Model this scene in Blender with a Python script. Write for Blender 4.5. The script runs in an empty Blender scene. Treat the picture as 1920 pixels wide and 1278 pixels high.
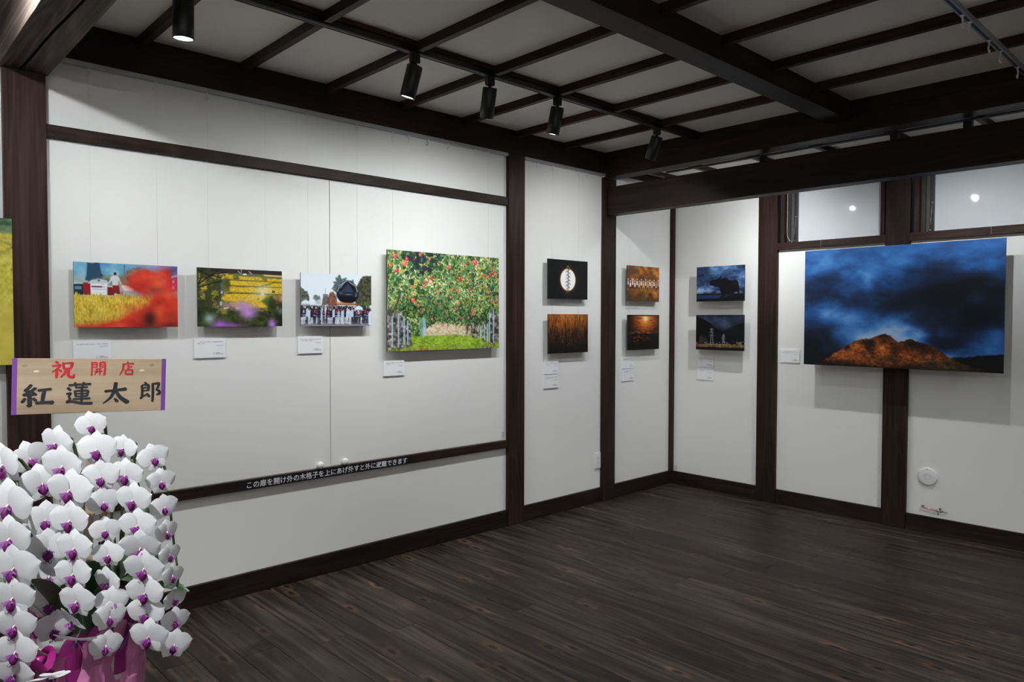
import bpy, bmesh, math, random
import numpy as np
from mathutils import Vector, Matrix

# ------------------------------------------------------------------ camera, world, exposure
sc = bpy.context.scene
COL = sc.collection
CAM = Vector((3.431, -5.008, 1.33))
FWD = Vector((-0.72830, 0.68463, -0.02945))
RGT = Vector((0.68489, 0.72865, 0.00179))
UPV = Vector((-0.02268, 0.01887, 0.99956))
cd = bpy.data.cameras.new('camera')
cd.sensor_width = 36.0
cd.lens = 1365.65 / 1920 * 36.0
cd.clip_start = 0.05
cam = bpy.data.objects.new('camera', cd)
COL.objects.link(cam)
m3 = Matrix((RGT, UPV, -FWD)).transposed()
cam.matrix_world = Matrix.Translation(CAM) @ m3.to_4x4()
sc.camera = cam
sc.view_settings.view_transform = 'Standard'
sc.view_settings.look = 'None'
sc.view_settings.exposure = 0.18
sc.view_settings.gamma = 1.0
sc.view_settings.use_curve_mapping = False
sc.cycles.max_bounces = 5
sc.cycles.diffuse_bounces = 4
sc.cycles.use_light_tree = False
sc.cycles.glossy_bounces = 3
sc.cycles.transmission_bounces = 3
sc.cycles.caustics_reflective = False
sc.cycles.caustics_refractive = False
w = bpy.data.worlds.new('night'); sc.world = w; w.use_nodes = True
w.node_tree.nodes['Background'].inputs[0].default_value = (0.02, 0.025, 0.035, 1)
w.node_tree.nodes['Background'].inputs[1].default_value = 0.3
BEAM_W = 9.0          # narrow beam of each track spotlight
SPILL_W = 18.8         # wide soft part of the same lamp
SPOT_COL = (0.965, 0.985, 1.0)

random.seed(7)

# ------------------------------------------------------------------ materials
def nodes_of(name):
    m = bpy.data.materials.new(name); m.use_nodes = True
    nt = m.node_tree
    return m, nt, nt.nodes['Principled BSDF']

def plain(name, col, rough=0.5, metal=0.0, **kw):
    m, nt, b = nodes_of(name)
    b.inputs['Base Color'].default_value = (*col, 1)
    b.inputs['Roughness'].default_value = rough
    b.inputs['Metallic'].default_value = metal
    for k, v in kw.items():
        b.inputs[k.replace('_', ' ')].default_value = v
    # slight natural variation so that nothing is a dead flat colour
    tc = nt.nodes.new('ShaderNodeTexCoord'); nz = nt.nodes.new('ShaderNodeTexNoise')
    nz.inputs['Scale'].default_value = 30
    nt.links.new(tc.outputs['Object'], nz.inputs['Vector'])
    mr = nt.nodes.new('ShaderNodeMapRange'); mr.inputs[3].default_value = max(0, rough - 0.05); mr.inputs[4].default_value = min(1, rough + 0.05)
    nt.links.new(nz.outputs['Fac'], mr.inputs[0]); nt.links.new(mr.outputs[0], b.inputs['Roughness'])
    return m

def emis(name, col, strength):
    m, nt, b = nodes_of(name)
    b.inputs['Base Color'].default_value = (0.8, 0.8, 0.8, 1)
    b.inputs['Emission Color'].default_value = (*col, 1)
    b.inputs['Emission Strength'].default_value = strength
    return m

def plaster(name, col, bump=0.15):
    m, nt, b = nodes_of(name)
    tc = nt.nodes.new('ShaderNodeTexCoord')
    n1 = nt.nodes.new('ShaderNodeTexNoise'); n1.inputs['Scale'].default_value = 260; n1.inputs['Detail'].default_value = 1
    n2 = nt.nodes.new('ShaderNodeTexNoise'); n2.inputs['Scale'].default_value = 2.2; n2.inputs['Detail'].default_value = 2
    nt.links.new(tc.outputs['Object'], n1.inputs['Vector']); nt.links.new(tc.outputs['Object'], n2.inputs['Vector'])
    mx = nt.nodes.new('ShaderNodeMix'); mx.data_type = 'RGBA'
    mx.inputs[6].default_value = (col[0]*0.97, col[1]*0.97, col[2]*0.96, 1); mx.inputs[7].default_value = (*col, 1)
    nt.links.new(n2.outputs['Fac'], mx.inputs[0]); nt.links.new(mx.outputs[2], b.inputs['Base Color'])
    bp = nt.nodes.new('ShaderNodeBump'); bp.inputs['Strength'].default_value = bump; bp.inputs['Distance'].default_value = 0.002
    nt.links.new(n1.outputs['Fac'], bp.inputs['Height']); nt.links.new(bp.outputs[0], b.inputs['Normal'])
    b.inputs['Roughness'].default_value = 0.85
    return m

def wood(name, axis, cols, freq=16.0, rough=0.5, knots=0.0, shade=0.25, bumpy=0.25, rings=0.16, spec=0.16, band=(0.22, 0.48, 0.80), blot=(0.72, 1.3)):
    """grain runs along AXIS (0,1,2) of the object's own coordinates; each object gets its own cut of the log"""
    m, nt, b = nodes_of(name)
    N, Lk = nt.nodes.new, nt.links.new
    tc = N('ShaderNodeTexCoord'); oi = N('ShaderNodeObjectInfo')
    mul = N('ShaderNodeVectorMath'); mul.operation = 'SCALE'; mul.inputs[0].default_value = (37.0, 53.0, 71.0)
    Lk(oi.outputs['Random'], mul.inputs['Scale'])
    add = N('ShaderNodeVectorMath'); add.operation = 'ADD'
    Lk(tc.outputs['Object'], add.inputs[0]); Lk(mul.outputs[0], add.inputs[1])
    # fine fibre
    mp = N('ShaderNodeMapping'); s = [freq*5]*3; s[axis] = 1.6; mp.inputs['Scale'].default_value = s
    Lk(add.outputs[0], mp.inputs['Vector'])
    nf = N('ShaderNodeTexNoise'); nf.inputs['Scale'].default_value = 1; nf.inputs['Detail'].default_value = 3.5; nf.inputs['Roughness'].default_value = 0.65
    Lk(mp.outputs[0], nf.inputs['Vector'])
    # growth rings, long ovals
    mp2 = N('ShaderNodeMapping'); s = [freq*0.32]*3; s[axis] = 0.55; mp2.inputs['Scale'].default_value = s
    Lk(add.outputs[0], mp2.inputs['Vector'])
    nr = N('ShaderNodeTexNoise'); nr.inputs['Scale'].default_value = 1; nr.inputs['Detail'].default_value = 1.2; nr.inputs['Distortion'].default_value = 0.25
    Lk(mp2.outputs[0], nr.inputs['Vector'])
    k = N('ShaderNodeMath'); k.operation = 'MULTIPLY'; k.inputs[1].default_value = 95.0
    Lk(nr.outputs['Fac'], k.inputs[0])
    sn = N('ShaderNodeMath'); sn.operation = 'SINE'; Lk(k.outputs[0], sn.inputs[0])
    mr = N('ShaderNodeMapRange'); mr.inputs[1].default_value = -1; mr.inputs[2].default_value = 1
    Lk(sn.outputs[0], mr.inputs[0])
    pw = N('ShaderNodeMath'); pw.operation = 'POWER'; pw.inputs[1].default_value = 2.2; Lk(mr.outputs[0], pw.inputs[0])
    mixf = N('ShaderNodeMix'); mixf.data_type = 'FLOAT'; mixf.inputs[0].default_value = rings
    Lk(nf.outputs['Fac'], mixf.inputs[2]); Lk(pw.outputs[0], mixf.inputs[3])
    # blotchy stain
    mp3 = N('ShaderNodeMapping'); s = [11.0]*3; s[axis] = 1.7; mp3.inputs['Scale'].default_value = s
    Lk(add.outputs[0], mp3.inputs['Vector'])
    ns = N('ShaderNodeTexNoise'); ns.inputs['Scale'].default_value = 1; ns.inputs['Detail'].default_value = 3; Lk(mp3.outputs[0], ns.inputs['Vector'])
    cr = N('ShaderNodeValToRGB')
    e = cr.color_ramp.elements
    e[0].position = band[0]; e[0].color = (*cols[0], 1)
    e[1].position = band[2]; e[1].color = (*cols[2], 1)
    e2 = e.new(band[1]); e2.color = (*cols[1], 1)
    Lk(mixf.outputs[0], cr.inputs[0])
    # blotches + a per-object tone
    tone = N('ShaderNodeMapRange'); tone.inputs[3].default_value = 1 - shade; tone.inputs[4].default_value = 1 + shade
    Lk(oi.outputs['Random'], tone.inputs[0])
    bl = N('ShaderNodeMapRange'); bl.inputs[1].default_value = 0.3; bl.inputs[2].default_value = 0.7; bl.inputs[3].default_value = blot[0]; bl.inputs[4].default_value = blot[1]
    Lk(ns.outputs['Fac'], bl.inputs[0])
    tm = N('ShaderNodeMath'); tm.operation = 'MULTIPLY'; Lk(tone.outputs[0], tm.inputs[0]); Lk(bl.outputs[0], tm.inputs[1])
    hs = N('ShaderNodeVectorMath'); hs.operation = 'SCALE'; Lk(cr.outputs[0], hs.inputs[0]); Lk(tm.outputs[0], hs.inputs['Scale'])
    out = hs.outputs[0]
    if knots:
        mp4 = N('ShaderNodeMapping'); s = [knots]*3; s[axis] = knots*0.42; mp4.inputs['Scale'].default_value = s
        Lk(add.outputs[0], mp4.inputs['Vector'])
        vo = N('ShaderNodeTexVoronoi'); vo.voronoi_dimensions = '2D'; vo.inputs['Scale'].default_value = 1; vo.inputs['Randomness'].default_value = 1
        Lk(mp4.outputs[0], vo.inputs['Vector'])
        kc = N('ShaderNodeValToRGB'); ke = kc.color_ramp.elements
        ke[0].position = 0.03; ke[0].color = (0.25, 0.23, 0.22, 1); ke[1].position = 0.16; ke[1].color = (1, 1, 1, 1)
        k2 = ke.new(0.085); k2.color = (2.1, 1.9, 1.7, 1)
        Lk(vo.outputs['Distance'], kc.inputs[0])
        vm = N('ShaderNodeVectorMath'); vm.operation = 'MULTIPLY'; Lk(out, vm.inputs[0]); Lk(kc.outputs[0], vm.inputs[1]); out = vm.outputs[0]
    Lk(out, b.inputs['Base Color'])
    if bumpy:
        bp = N('ShaderNodeBump'); bp.inputs['Strength'].default_value = bumpy; bp.inputs['Distance'].default_value = 0.0015
        Lk(nf.outputs['Fac'], bp.inputs['Height']); Lk(bp.outputs[0], b.inputs['Normal'])
    rr = N('ShaderNodeMapRange'); rr.inputs[3].default_value = rough - 0.1; rr.inputs[4].default_value = rough + 0.1
    Lk(nf.outputs['Fac'], rr.inputs[0]); Lk(rr.outputs[0], b.inputs['Roughness'])
    b.inputs['Specular IOR Level'].default_value = spec
    return m

DARK = [(0.013, 0.0066, 0.0055), (0.028, 0.0145, 0.0118), (0.050, 0.0270, 0.0215)]
WOOD = [wood('dark_stained_timber_%s' % a, i, DARK, bumpy=0) for i, a in enumerate('xyz')]
FLOORW = wood('dark_oiled_floor_plank', 0, [(0.013, 0.0085, 0.0062), (0.030, 0.0200, 0.0150), (0.058, 0.0405, 0.0305)], freq=10, rough=0.50, knots=5.2, shade=0.30, bumpy=0.35, rings=0.09, spec=0.18, band=(0.35, 0.50, 0.67), blot=(0.62, 1.5))
BEAMW = wood('weathered_timber_beam', 0, [(0.032, 0.024, 0.020), (0.075, 0.057, 0.049), (0.150, 0.118, 0.102)], freq=15, rough=0.62, bumpy=0.6, rings=0.14, spec=0.1, band=(0.3, 0.5, 0.75))
DEEP = [wood('near_black_timber_%s' % a, i, [tuple(c*0.62 for c in q) for q in DARK], spec=0.2, bumpy=0) for i, a in enumerate('xyz')]
PLASTER = plaster('white_wall_plaster', (0.80, 0.80, 0.785))
DOORM = plaster('white_papered_door_panel', (0.805, 0.805, 0.79))
CEILM = plaster('off_white_ceiling_board', (0.83, 0.805, 0.78), 0.08)
BLACKM = plain('black_powder_coat', (0.006, 0.007, 0.008), 0.42)
TRACKM = plain('black_track_metal', (0.006, 0.006, 0.007), 0.3)
ALUM = plain('grey_rail_aluminium', (0.42, 0.43, 0.45), 0.4, 0.6)
HOOKM = plain('clear_white_hook_plastic', (0.75, 0.75, 0.76), 0.35)
WIREM = plain('pale_hanging_wire', (0.72, 0.72, 0.70), 0.4)
CARDM = plain('white_card_foam', (0.84, 0.84, 0.86), 0.6)
INKM = plain('grey_print_ink', (0.16, 0.16, 0.17), 0.7)
WHITEP = plain('white_plastic', (0.82, 0.82, 0.81), 0.35)
SLOTM = plain('dark_slot', (0.02, 0.02, 0.02), 0.6)
COPPER = plain('copper_pipe', (0.75, 0.32, 0.15), 0.3, 1.0)
BRASS = plain('brass_fitting', (0.80, 0.55, 0.22), 0.3, 1.0)
CHROME = plain('chromed_valve', (0.62, 0.63, 0.65), 0.25, 1.0)
SASHM = plain('dark_grey_sash', (0.012, 0.012, 0.012), 0.5)
SASHG = plain('taupe_sash_frame', (0.055, 0.052, 0.046), 0.5)
GLASSM = plain('frosted_white_pane', (0.68, 0.71, 0.74), 0.05, 0.0, Specular_IOR_Level=0.25)
CREAM = plain('cream_plastic', (0.75, 0.70, 0.58), 0.45)
PANEL_EDGE = plain('photo_panel_edge', (0.05, 0.055, 0.05), 0.5)
STICKM = plain('grey_green_label_ink', (0.22, 0.38, 0.33), 0.6)
STICKW = plain('clear_label_paper', (0.70, 0.73, 0.71), 0.5)
LENSM = emis('lit_lens', (0.95, 0.98, 1.0), 14.0)

# ------------------------------------------------------------------ mesh helpers
def link(name, me, mat=None, parent=None, loc=None):
    o = bpy.data.objects.new(name, me); COL.objects.link(o)
    if mat is not None and me is not None and not me.materials: me.materials.append(mat)
    if loc is not None: o.location = loc
    if parent is not None: o.parent = parent
    return o

def tag(o, label=None, cat=None, group=None, kind=None):
    if label: o['label'] = label
    if cat: o['category'] = cat
    if group: o['group'] = group
    if kind: o['kind'] = kind
    return o

def empty(name, loc=(0, 0, 0)):
    o = bpy.data.objects.new(name, None); COL.objects.link(o); o.location = loc
    o.empty_display_size = 0.05
    return o

def bm_mesh(bm, name='mesh', smooth=False):
    me = bpy.data.meshes.new(name); bm.to_mesh(me); bm.free()
    if smooth:
        for p in me.polygons: p.use_smooth = True
    return me

def box_into(bm, lo, hi):
    v = [bm.verts.new((x, y, z)) for x in (lo[0], hi[0]) for y in (lo[1], hi[1]) for z in (lo[2], hi[2])]
    for f in ((0, 1, 3, 2), (4, 6, 7, 5), (0, 4, 5, 1), (2, 3, 7, 6), (0, 2, 6, 4), (1, 5, 7, 3)):
        bm.faces.new([v[i] for i in f])

def box(name, lo, hi, mat, parent=None, bevel=0.0, origin=True):
    """axis-aligned box given in world coordinates; the object's origin sits at its centre (world), parented at identity"""
    c = [(a + b) / 2 for a, b in zip(lo, hi)]
    bm = bmesh.new(); box_into(bm, [a - q for a, q in zip(lo, c)], [b - q for b, q in zip(hi, c)])
    if bevel: bmesh.ops.bevel(bm, geom=bm.edges[:], offset=bevel, segments=2, affect='EDGES', profile=0.7)
    o = link(name, bm_mesh(bm, name), mat, parent)
    pl = Vector(parent.location) if parent is not None else Vector()
    o.location = Vector(c) - pl
    return o

def boxes(name, lst, mat, parent=None):
    bm = bmesh.new()
    for lo, hi in lst: box_into(bm, lo, hi)
    return link(name, bm_mesh(bm, name), mat, parent)

def lathe(prof, seg=24, cap=True):
    """profile [(r, z)...] turned round Z"""
    bm = bmesh.new(); rings = []
    for r, z in prof:
        rings.append([bm.verts.new((r*math.cos(2*math.pi*i/seg), r*math.sin(2*math.pi*i/seg), z)) for i in range(seg)])
    for a, b in zip(rings, rings[1:]):
        for i in range(seg): bm.faces.new((a[i], a[(i+1) % seg], b[(i+1) % seg], b[i]))
    if cap:
        bm.faces.new(rings[0][::-1]); bm.faces.new(rings[-1])
    return bm

def tube_into(bm, pts, r, seg=8, cap=True):
    pts = [Vector(p) for p in pts]; n = len(pts); rings = []
    rr = r if isinstance(r, (list, tuple)) else [r]*n
    ref = Vector((0.31, 0.17, 0.93))
    for i, p in enumerate(pts):
        t = (pts[min(i+1, n-1)] - pts[max(i-1, 0)]).normalized()
        a = t.cross(ref)
        if a.length < 1e-3: a = t.cross(Vector((1, 0, 0)))
        a.normalize(); b = t.cross(a)
        rings.append([bm.verts.new(p + (a*math.cos(2*math.pi*k/seg) + b*math.sin(2*math.pi*k/seg))*rr[i]) for k in range(seg)])
    for a, b in zip(rings, rings[1:]):
        for k in range(seg): bm.faces.new((a[k], a[(k+1) % seg], b[(k+1) % seg], b[k]))
    if cap:
        bm.faces.new(rings[0][::-1]); bm.faces.new(rings[-1])

def tube(name, pts, r, mat, parent=None, seg=8):
    bm = bmesh.new(); tube_into(bm, pts, r, seg)
    bmesh.ops.recalc_face_normals(bm, faces=bm.faces[:])
    return link(name, bm_mesh(bm, name, True), mat, parent)

def bez(p0, p1, p2, n=10):
    p0, p1, p2 = Vector(p0), Vector(p1), Vector(p2)
    return [p0*(1-t)**2 + p1*2*t*(1-t) + p2*t*t for t in [i/n for i in range(n+1)]]

# ------------------------------------------------------------------ room shell
RX, RY, ZC, ZN = 6.2, -8.4, 2.535, 2.45      # room length in x, depth in y, ceiling of the room, ceiling of the recess

# floor: bearer slab and single planks, two staggered series of board ends
floor = boxes('floor', [((-0.1, RY-0.1, -0.08), (RX+0.1, 0.1, -0.021))], plain('subfloor', (0.01, 0.008, 0.007), 0.9))
tag(floor, 'dark brown knotty plank floor of the gallery room', 'floor', kind='structure')
PW = 0.1376
row = 0
yc0 = -3.223
rows = [yc0 + PW*i for i in range(-38, 24)]
meshes = {}
for i, yc in enumerate(rows):
    k = i - 38
    j = 0.845 + 0.1*(k/2.0) if k % 2 == 0 else 0.895 + 0.1*((k-1)/2.0) + 2.0
    lo_y, hi_y = max(yc - PW/2 + 0.0007, RY), min(yc + PW/2 - 0.0007, 0.0)
    if hi_y - lo_y < 0.01: continue
    cuts = [0.0] + sorted(c for c in (j - 4, j, j + 4) if 0.15 < c < RX - 0.15) + [RX]
    for a, b in zip(cuts, cuts[1:]):
        sz = (round(b - a - 0.0012, 4), round(hi_y - lo_y, 4))
        if sz not in meshes:
            bm = bmesh.new(); box_into(bm, (-sz[0]/2, -sz[1]/2, -0.02), (sz[0]/2, sz[1]/2, 0.0))
            top = [e for e in bm.edges if all(v.co.z > -0.001 for v in e.verts)]
            bmesh.ops.bevel(bm, geom=top, offset=0.0011, segments=1, affect='EDGES')
            me = bm_mesh(bm, 'plank'); me.materials.append(FLOORW); meshes[sz] = me
        link('plank', meshes[sz], None, floor, ((a+b)/2, (lo_y+hi_y)/2, 0))

DZ0, DZ1, DY0, DY1 = 0.556, 2.057, -4.357, -1.836       # escape door opening in the left wall
wl = boxes('wall_left', [((-0.1, RY-0.1, 0), (0, DY0, 2.60)), ((-0.1, DY1, 0), (0, 0.1, 2.60)),
                         ((-0.1, DY0, 0), (0, DY1, DZ0)), ((-0.1, DY0, DZ1), (0, DY1, 2.60)), ((-0.1, DY0, DZ0), (-0.03, DY1, DZ1))], PLASTER)
tag(wl, 'long white plastered wall carrying most of the photographs', 'wall', kind='structure')
YS = -3.090
for n, (a, b, ky) in enumerate(((DY0+0.002, YS-0.0017, -3.161), (YS+0.0017, DY1-0.002, -3.017))):
    d = box('door_%d' % (n+1), (-0.028, a, DZ0+0.002), (0.0, b, DZ1-0.002), DOORM, None, 0.001)
    tag(d, ('flush white escape door panel behind the two leftmost landscape prints', 'flush white escape door panel behind the apple orchard print')[n], 'door', kind='structure')
    prof = [(0.0085, 0.0), (0.0085, 0.008), (0.013, 0.011), (0.0155, 0.017), (0.0145, 0.022), (0.010, 0.0255), (0.004, 0.027)]
    kn = link('door_knob', bm_mesh(lathe(prof, 20), 'door_knob', True), WHITEP, d)
    kn.rotation_euler = (0, math.pi/2, 0); kn.scale = (1.2, 1.2, 1.2); kn.location = Vector((0.0, ky, 0.5745)) - d.location

# right (far) wall with transom openings between posts
RPOST = [(0.766, 0.912), (1.645, 1.791), (2.525, 2.671), (3.405, 3.551), (4.285, 4.431), (5.165, 5.311)]
SILL0, SILL1, HEAD = 1.832, 1.880, 2.31
wr_list = [((0, 0, 0), (RX, 0.1, SILL0)), ((0, 0, SILL0), (0.80, 0.1, 2.6)), ((0.80, 0, HEAD), (RX, 0.1, 2.6)), ((5.2, 0, SILL0), (RX, 0.1, HEAD))]
for a, b in RPOST[1:5]: wr_list.append(((a+0.03, 0, SILL0), (b-0.03, 0.1, HEAD)))
tag(boxes('wall_right', wr_list, PLASTER), 'white plastered end wall with high transom windows', 'wall', kind='structure')
tag(boxes('wall_east', [((RX, RY-0.1, 0), (RX+0.1, 0.1, 2.6))], PLASTER), 'plain white side wall opposite the long picture wall', 'wall', kind='structure')
tag(boxes('wall_south', [((0, RY-0.1, 0), (RX, RY, 2.6))], PLASTER), 'plain white wall at the near end of room', 'wall', kind='structure')
ceil = boxes('ceiling', [((0, RY, ZC), (RX, -0.80, ZC+0.065)), ((0, -0.80, ZN), (RX, 0, ZC+0.065))], CEILM)
tag(ceil, 'off-white boarded ceiling divided by dark wooden battens', 'ceiling', kind='structure')
JW, JD = 0.030, 0.041
for i in range(-10, 7):
    y = -4.019 + 0.4488*i
    if y < RY + 0.1 or -4.56 < y < -4.30: continue
    for x0, x1 in ((0.03, 0.765), (0.822, 1.642), (1.762, RX)):
        if y < -4.5:
            if x0 > 1: x0, x1 = 0.822, RX
            elif x0 > 0.5: continue
        box('joist', (x0, y, ZC-JD), (x1, y+JW, ZC), WOOD[0], ceil, 0.0015)
for x in (0.127, 0.478, 0.925, 1.355, 1.80, 2.245, 2.69, 3.14, 3.59, 4.04, 4.49, 4.94, 5.39, 5.84):
    box('joist', (x, -0.745, ZN-0.034), (x+JW, -0.001, ZN), WOOD[1], ceil, 0.0015)
for a, b in ((RY, -4.52), (-4.34, -0.883)):
    box('batten', (0.765, a, ZC-0.020), (0.822, b, ZC), WOOD[1], ceil, 0.001)

TN = [0]
def trim(lo, hi, mat, label, cat, bevel=0.003):
    TN[0] += 1
    return tag(box('trim_%d' % TN[0], lo, hi, mat, None, bevel), label, cat, kind='structure')

# posts
trim((0, -4.502, 0), (0.03, -4.357, 2.30), WOOD[2], 'dark brown wooden post behind the orchids and the name board', 'post')
trim((0, -1.837, 0), (0.028, -1.696, 2.385), WOOD[2], 'dark wooden post right of the apple orchard print', 'post')
trim((0, -0.894, 0), (0.029, -0.757, 2.36), WOOD[2], 'dark wooden post beside the white wall outlet', 'post')
trim((0, -0.034, 0.103), (0.031, 0, ZN-0.035), WOOD[2], 'slim dark wooden strip in the room corner', 'trim')
trim((0, -7.30, 0), (0.03, -7.16, 2.385), WOOD[2], 'dark wooden post at the near end of the picture wall', 'post')
lab = ['dark knotty wooden post left of the large mountain print', 'dark wooden post behind the large mountain print', 'dark wooden post right of the large mountain print',
       'dark wooden post on the end wall, fourth from the corner', 'dark wooden post on the end wall, fifth from the corner', 'dark wooden post on the end wall, sixth from the corner']
for (a, b), l in zip(RPOST, lab): trim((a, -0.03, 0), (b, 0.0, 2.40), WOOD[2], l, 'post')
# wall plates and beams
trim((0, -4.345, 2.385), (0.03, -0.885, ZC), DEEP[1], 'dark wall plate beam along the top of the picture wall', 'beam')
trim((0, -0.74, 2.385), (0.03, 0, ZN), DEEP[1], 'dark wall plate above the recess with the small prints', 'beam')
trim((0, RY, 2.385), (0.03, -4.516, ZC), DEEP[1], 'dark wall plate beam at the near end of the picture wall', 'beam')
trim((0, -4.515, 2.30), (RX, -4.345, ZC), BEAMW, 'thick weathered cross beam with a long crack above the orchids', 'beam', 0.004)
trim((0.03, -0.878, 2.36), (RX, -0.745, ZC+0.03), DEEP[0], 'upper dark cross beam carrying the ceiling edge', 'beam', 0.006)
trim((0.03, -0.889, 2.468), (RX, -0.8785, ZC), DEEP[0], 'thin dark ledger strip along the upper cross beam', 'trim', 0.001)
trim((0.029, -0.870, 2.09), (RX, -0.762, 2.288), DEEP[0], 'lower dark cross beam resting on the post by the outlet', 'beam', 0.006)
trim((1.642, -4.345, 2.43), (1.762, -0.89, ZC), DEEP[1], 'dark ceiling beam running towards the end wall', 'beam', 0.004)
# rails on the left wall
trim((0, -4.357, 2.057), (0.021, -1.837, 2.108), WOOD[1], 'dark horizontal rail above the escape doors', 'rail', 0.002)
trim((0, -4.357, 0.507), (0.021, -1.837, 0.556), WOOD[1], 'dark horizontal rail below the escape doors', 'rail', 0.002)
# baseboards
def baseboard(side, segs):
    root = None
    for lo, hi in segs:
        o = box('baseboard_' + side if root is None else 'board', lo, hi, DEEP[1 if side == 'left' else 0], root, 0.002)
        if root is None: root = o
    return root
b = baseboard('left', [((0, a, 0), (0.02, c, 0.103)) for a, c in ((-4.357, -1.837), (-7.16, -4.502), (-1.696, -0.894), (-0.757, -0.02))])
tag(b, 'dark wooden baseboard along the long picture wall', 'baseboard', kind='structure')
b = baseboard('right', [((a, -0.02, 0), (c, 0, 0.103)) for a, c in ((0, 0.766), (0.912, 1.645), (1.791, 2.525), (2.671, 3.405), (3.551, 4.285), (4.431, 5.165), (5.311, RX))])
tag(b, 'dark wooden baseboard along the end wall', 'baseboard', kind='structure')

# transom windows in the right wall
def transom(n, x0, x1, label, cord):
    r = box('window_%d' % n, (x0, -0.03, SILL0), (x1, 0.085, SILL1), WOOD[0], None, 0.002)   # sill rail
    tag(r, label, 'window', kind='structure')
    P = lambda nm, lo, hi, m, bv=0.001: box(nm, lo, hi, m, r, bv)
    P('jamb', (x0+0.018, -0.018, SILL1), (x0+0.046, 0.075, HEAD), WOOD[2])
    P('jamb', (x1-0.036, -0.018, SILL1), (x1-0.012, 0.075, HEAD), WOOD[2])
    P('sash_frame', (x0+0.047, 0.02, SILL1), (x0+0.072, 0.075, HEAD), SASHM)
    P('sash_frame', (x0+0.072, 0.035, SILL1), (x0+0.092, 0.075, HEAD), SASHG)
    P('sash_frame', (x0+0.092, 0.045, SILL1), (x0+0.112, 0.075, HEAD), SASHM)
    P('sash_frame', (x1-0.05, 0.035, SILL1), (x1-0.036, 0.075, HEAD), SASHM)
    P('pane', (x0+0.1125, 0.062, SILL1), (x1-0.0502, 0.07, HEAD), GLASSM, 0)
    P('sash_latch', (x1-0.215, 0.045, SILL1), (x1-0.145, 0.061, SILL1+0.012), CREAM)
    o = tube('stay_arm', [Vector((x0+0.097, 0.028, SILL1+0.012)) - r.location, Vector((x0+0.104, 0.036, SILL1+0.18)) - r.location], 0.0028, CHROME, r)
    tube('stay_joint', [Vector((x0+0.092, 0.03, SILL1+0.004)) - r.location, Vector((x0+0.100, 0.024, SILL1+0.016)) - r.location], 0.006, CHROME, r)
    tube('stay_joint', [Vector((x0+0.100, 0.036, SILL1+0.175)) - r.location, Vector((x0+0.108, 0.034, SILL1+0.19)) - r.location], 0.005, CHROME, r)
    if cord:
        pts = [(x0+0.060, 0.0, HEAD-0.01), (x0+0.060, 0.0, 2.10), (x0+0.058, 0.0, 1.96), (x0+0.062, 0.0, 1.925), (x0+0.072, 0.005, 1.90), (x0+0.09, 0.012, 1.885)]
        tube('pull_cord', [Vector(p) - r.location for p in pts], 0.0016, CREAM, r)
transom(1, 0.912, 1.645, 'high transom window left of the large mountain print top', True)
transom(2, 1.791, 2.525, 'high transom window above the right half of mountain print', False)
transom(3, 2.671, 3.405, 'high transom window on the end wall, third from the corner', False)
transom(4, 3.551, 4.285, 'high transom window on the end wall, fourth from the corner', False)
transom(5, 4.431, 5.165, 'high transom window on the end wall, fifth from the corner', False)
# ------------------------------------------------------------------ track lights
def track(name, lo, hi, label):
    t = box(name, lo, hi, TRACKM, None, 0.002)
    tag(t, label, 'light track')
    lx, hx = lo, hi
    if hi[1] - lo[1] > hi[0] - lo[0]:
        mid = (lo[0] + hi[0]) / 2
        for s in (-1, 1): box('track_lip', (mid + s*0.0095 - 0.003, lo[1], lo[2]-0.002), (mid + s*0.0095 + 0.003, hi[1], lo[2]), BLACKM, t)
    else:
        mid = (lo[1] + hi[1]) / 2
        for s in (-1, 1): box('track_lip', (lo[0], mid + s*0.0095 - 0.003, lo[2]-0.002), (hi[0], mid + s*0.0095 + 0.003, lo[2]), BLACKM, t)
    return t

def rot_to(d):
    return Vector(d).normalized().to_track_quat('-Z', 'Y')

HR, HL = 0.0345, 0.140
head_me = lathe([(0.012, HL+0.001), (HR-0.003, HL), (HR, HL-0.003), (HR, 0.001), (HR-0.0015, 0.0), (HR-0.003, 0.002), (HR-0.003, 0.012)], 32, cap=False)
bmesh.ops.contextual_create(head_me, geom=[v for v in head_me.verts if abs(v.co.z - HL - 0.001) < 1e-6])
bmesh.ops.recalc_face_normals(head_me, faces=head_me.faces[:])
HEAD_ME = bm_mesh(head_me, 'lamp_head', True); HEAD_ME.materials.append(BLACKM)
LENS_ME = bm_mesh(lathe([(HR-0.0032, 0.006), (HR*0.6, 0.0045), (0.004, 0.004)], 32, cap=False), 'lens', True); LENS_ME.materials.append(LENSM)
bm = bmesh.new(); box_into(bm, (-0.015, -0.021, -0.040), (0.015, 0.021, 0)); bmesh.ops.bevel(bm, geom=bm.edges[:], offset=0.003, segments=2, affect='EDGES')
ADAPT_ME = bm_mesh(bm, 'adapter'); ADAPT_ME.materials.append(BLACKM)
STEM_ME = bm_mesh(lathe([(0.0075, -0.064), (0.0075, -0.038)], 16), 'swivel_stem', True); STEM_ME.materials.append(BLACKM)
DIAL_ME = bm_mesh(lathe([(0.010, -0.064), (0.010, -0.05)], 16), 'tilt_joint', True); DIAL_ME.materials.append(BLACKM)

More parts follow.
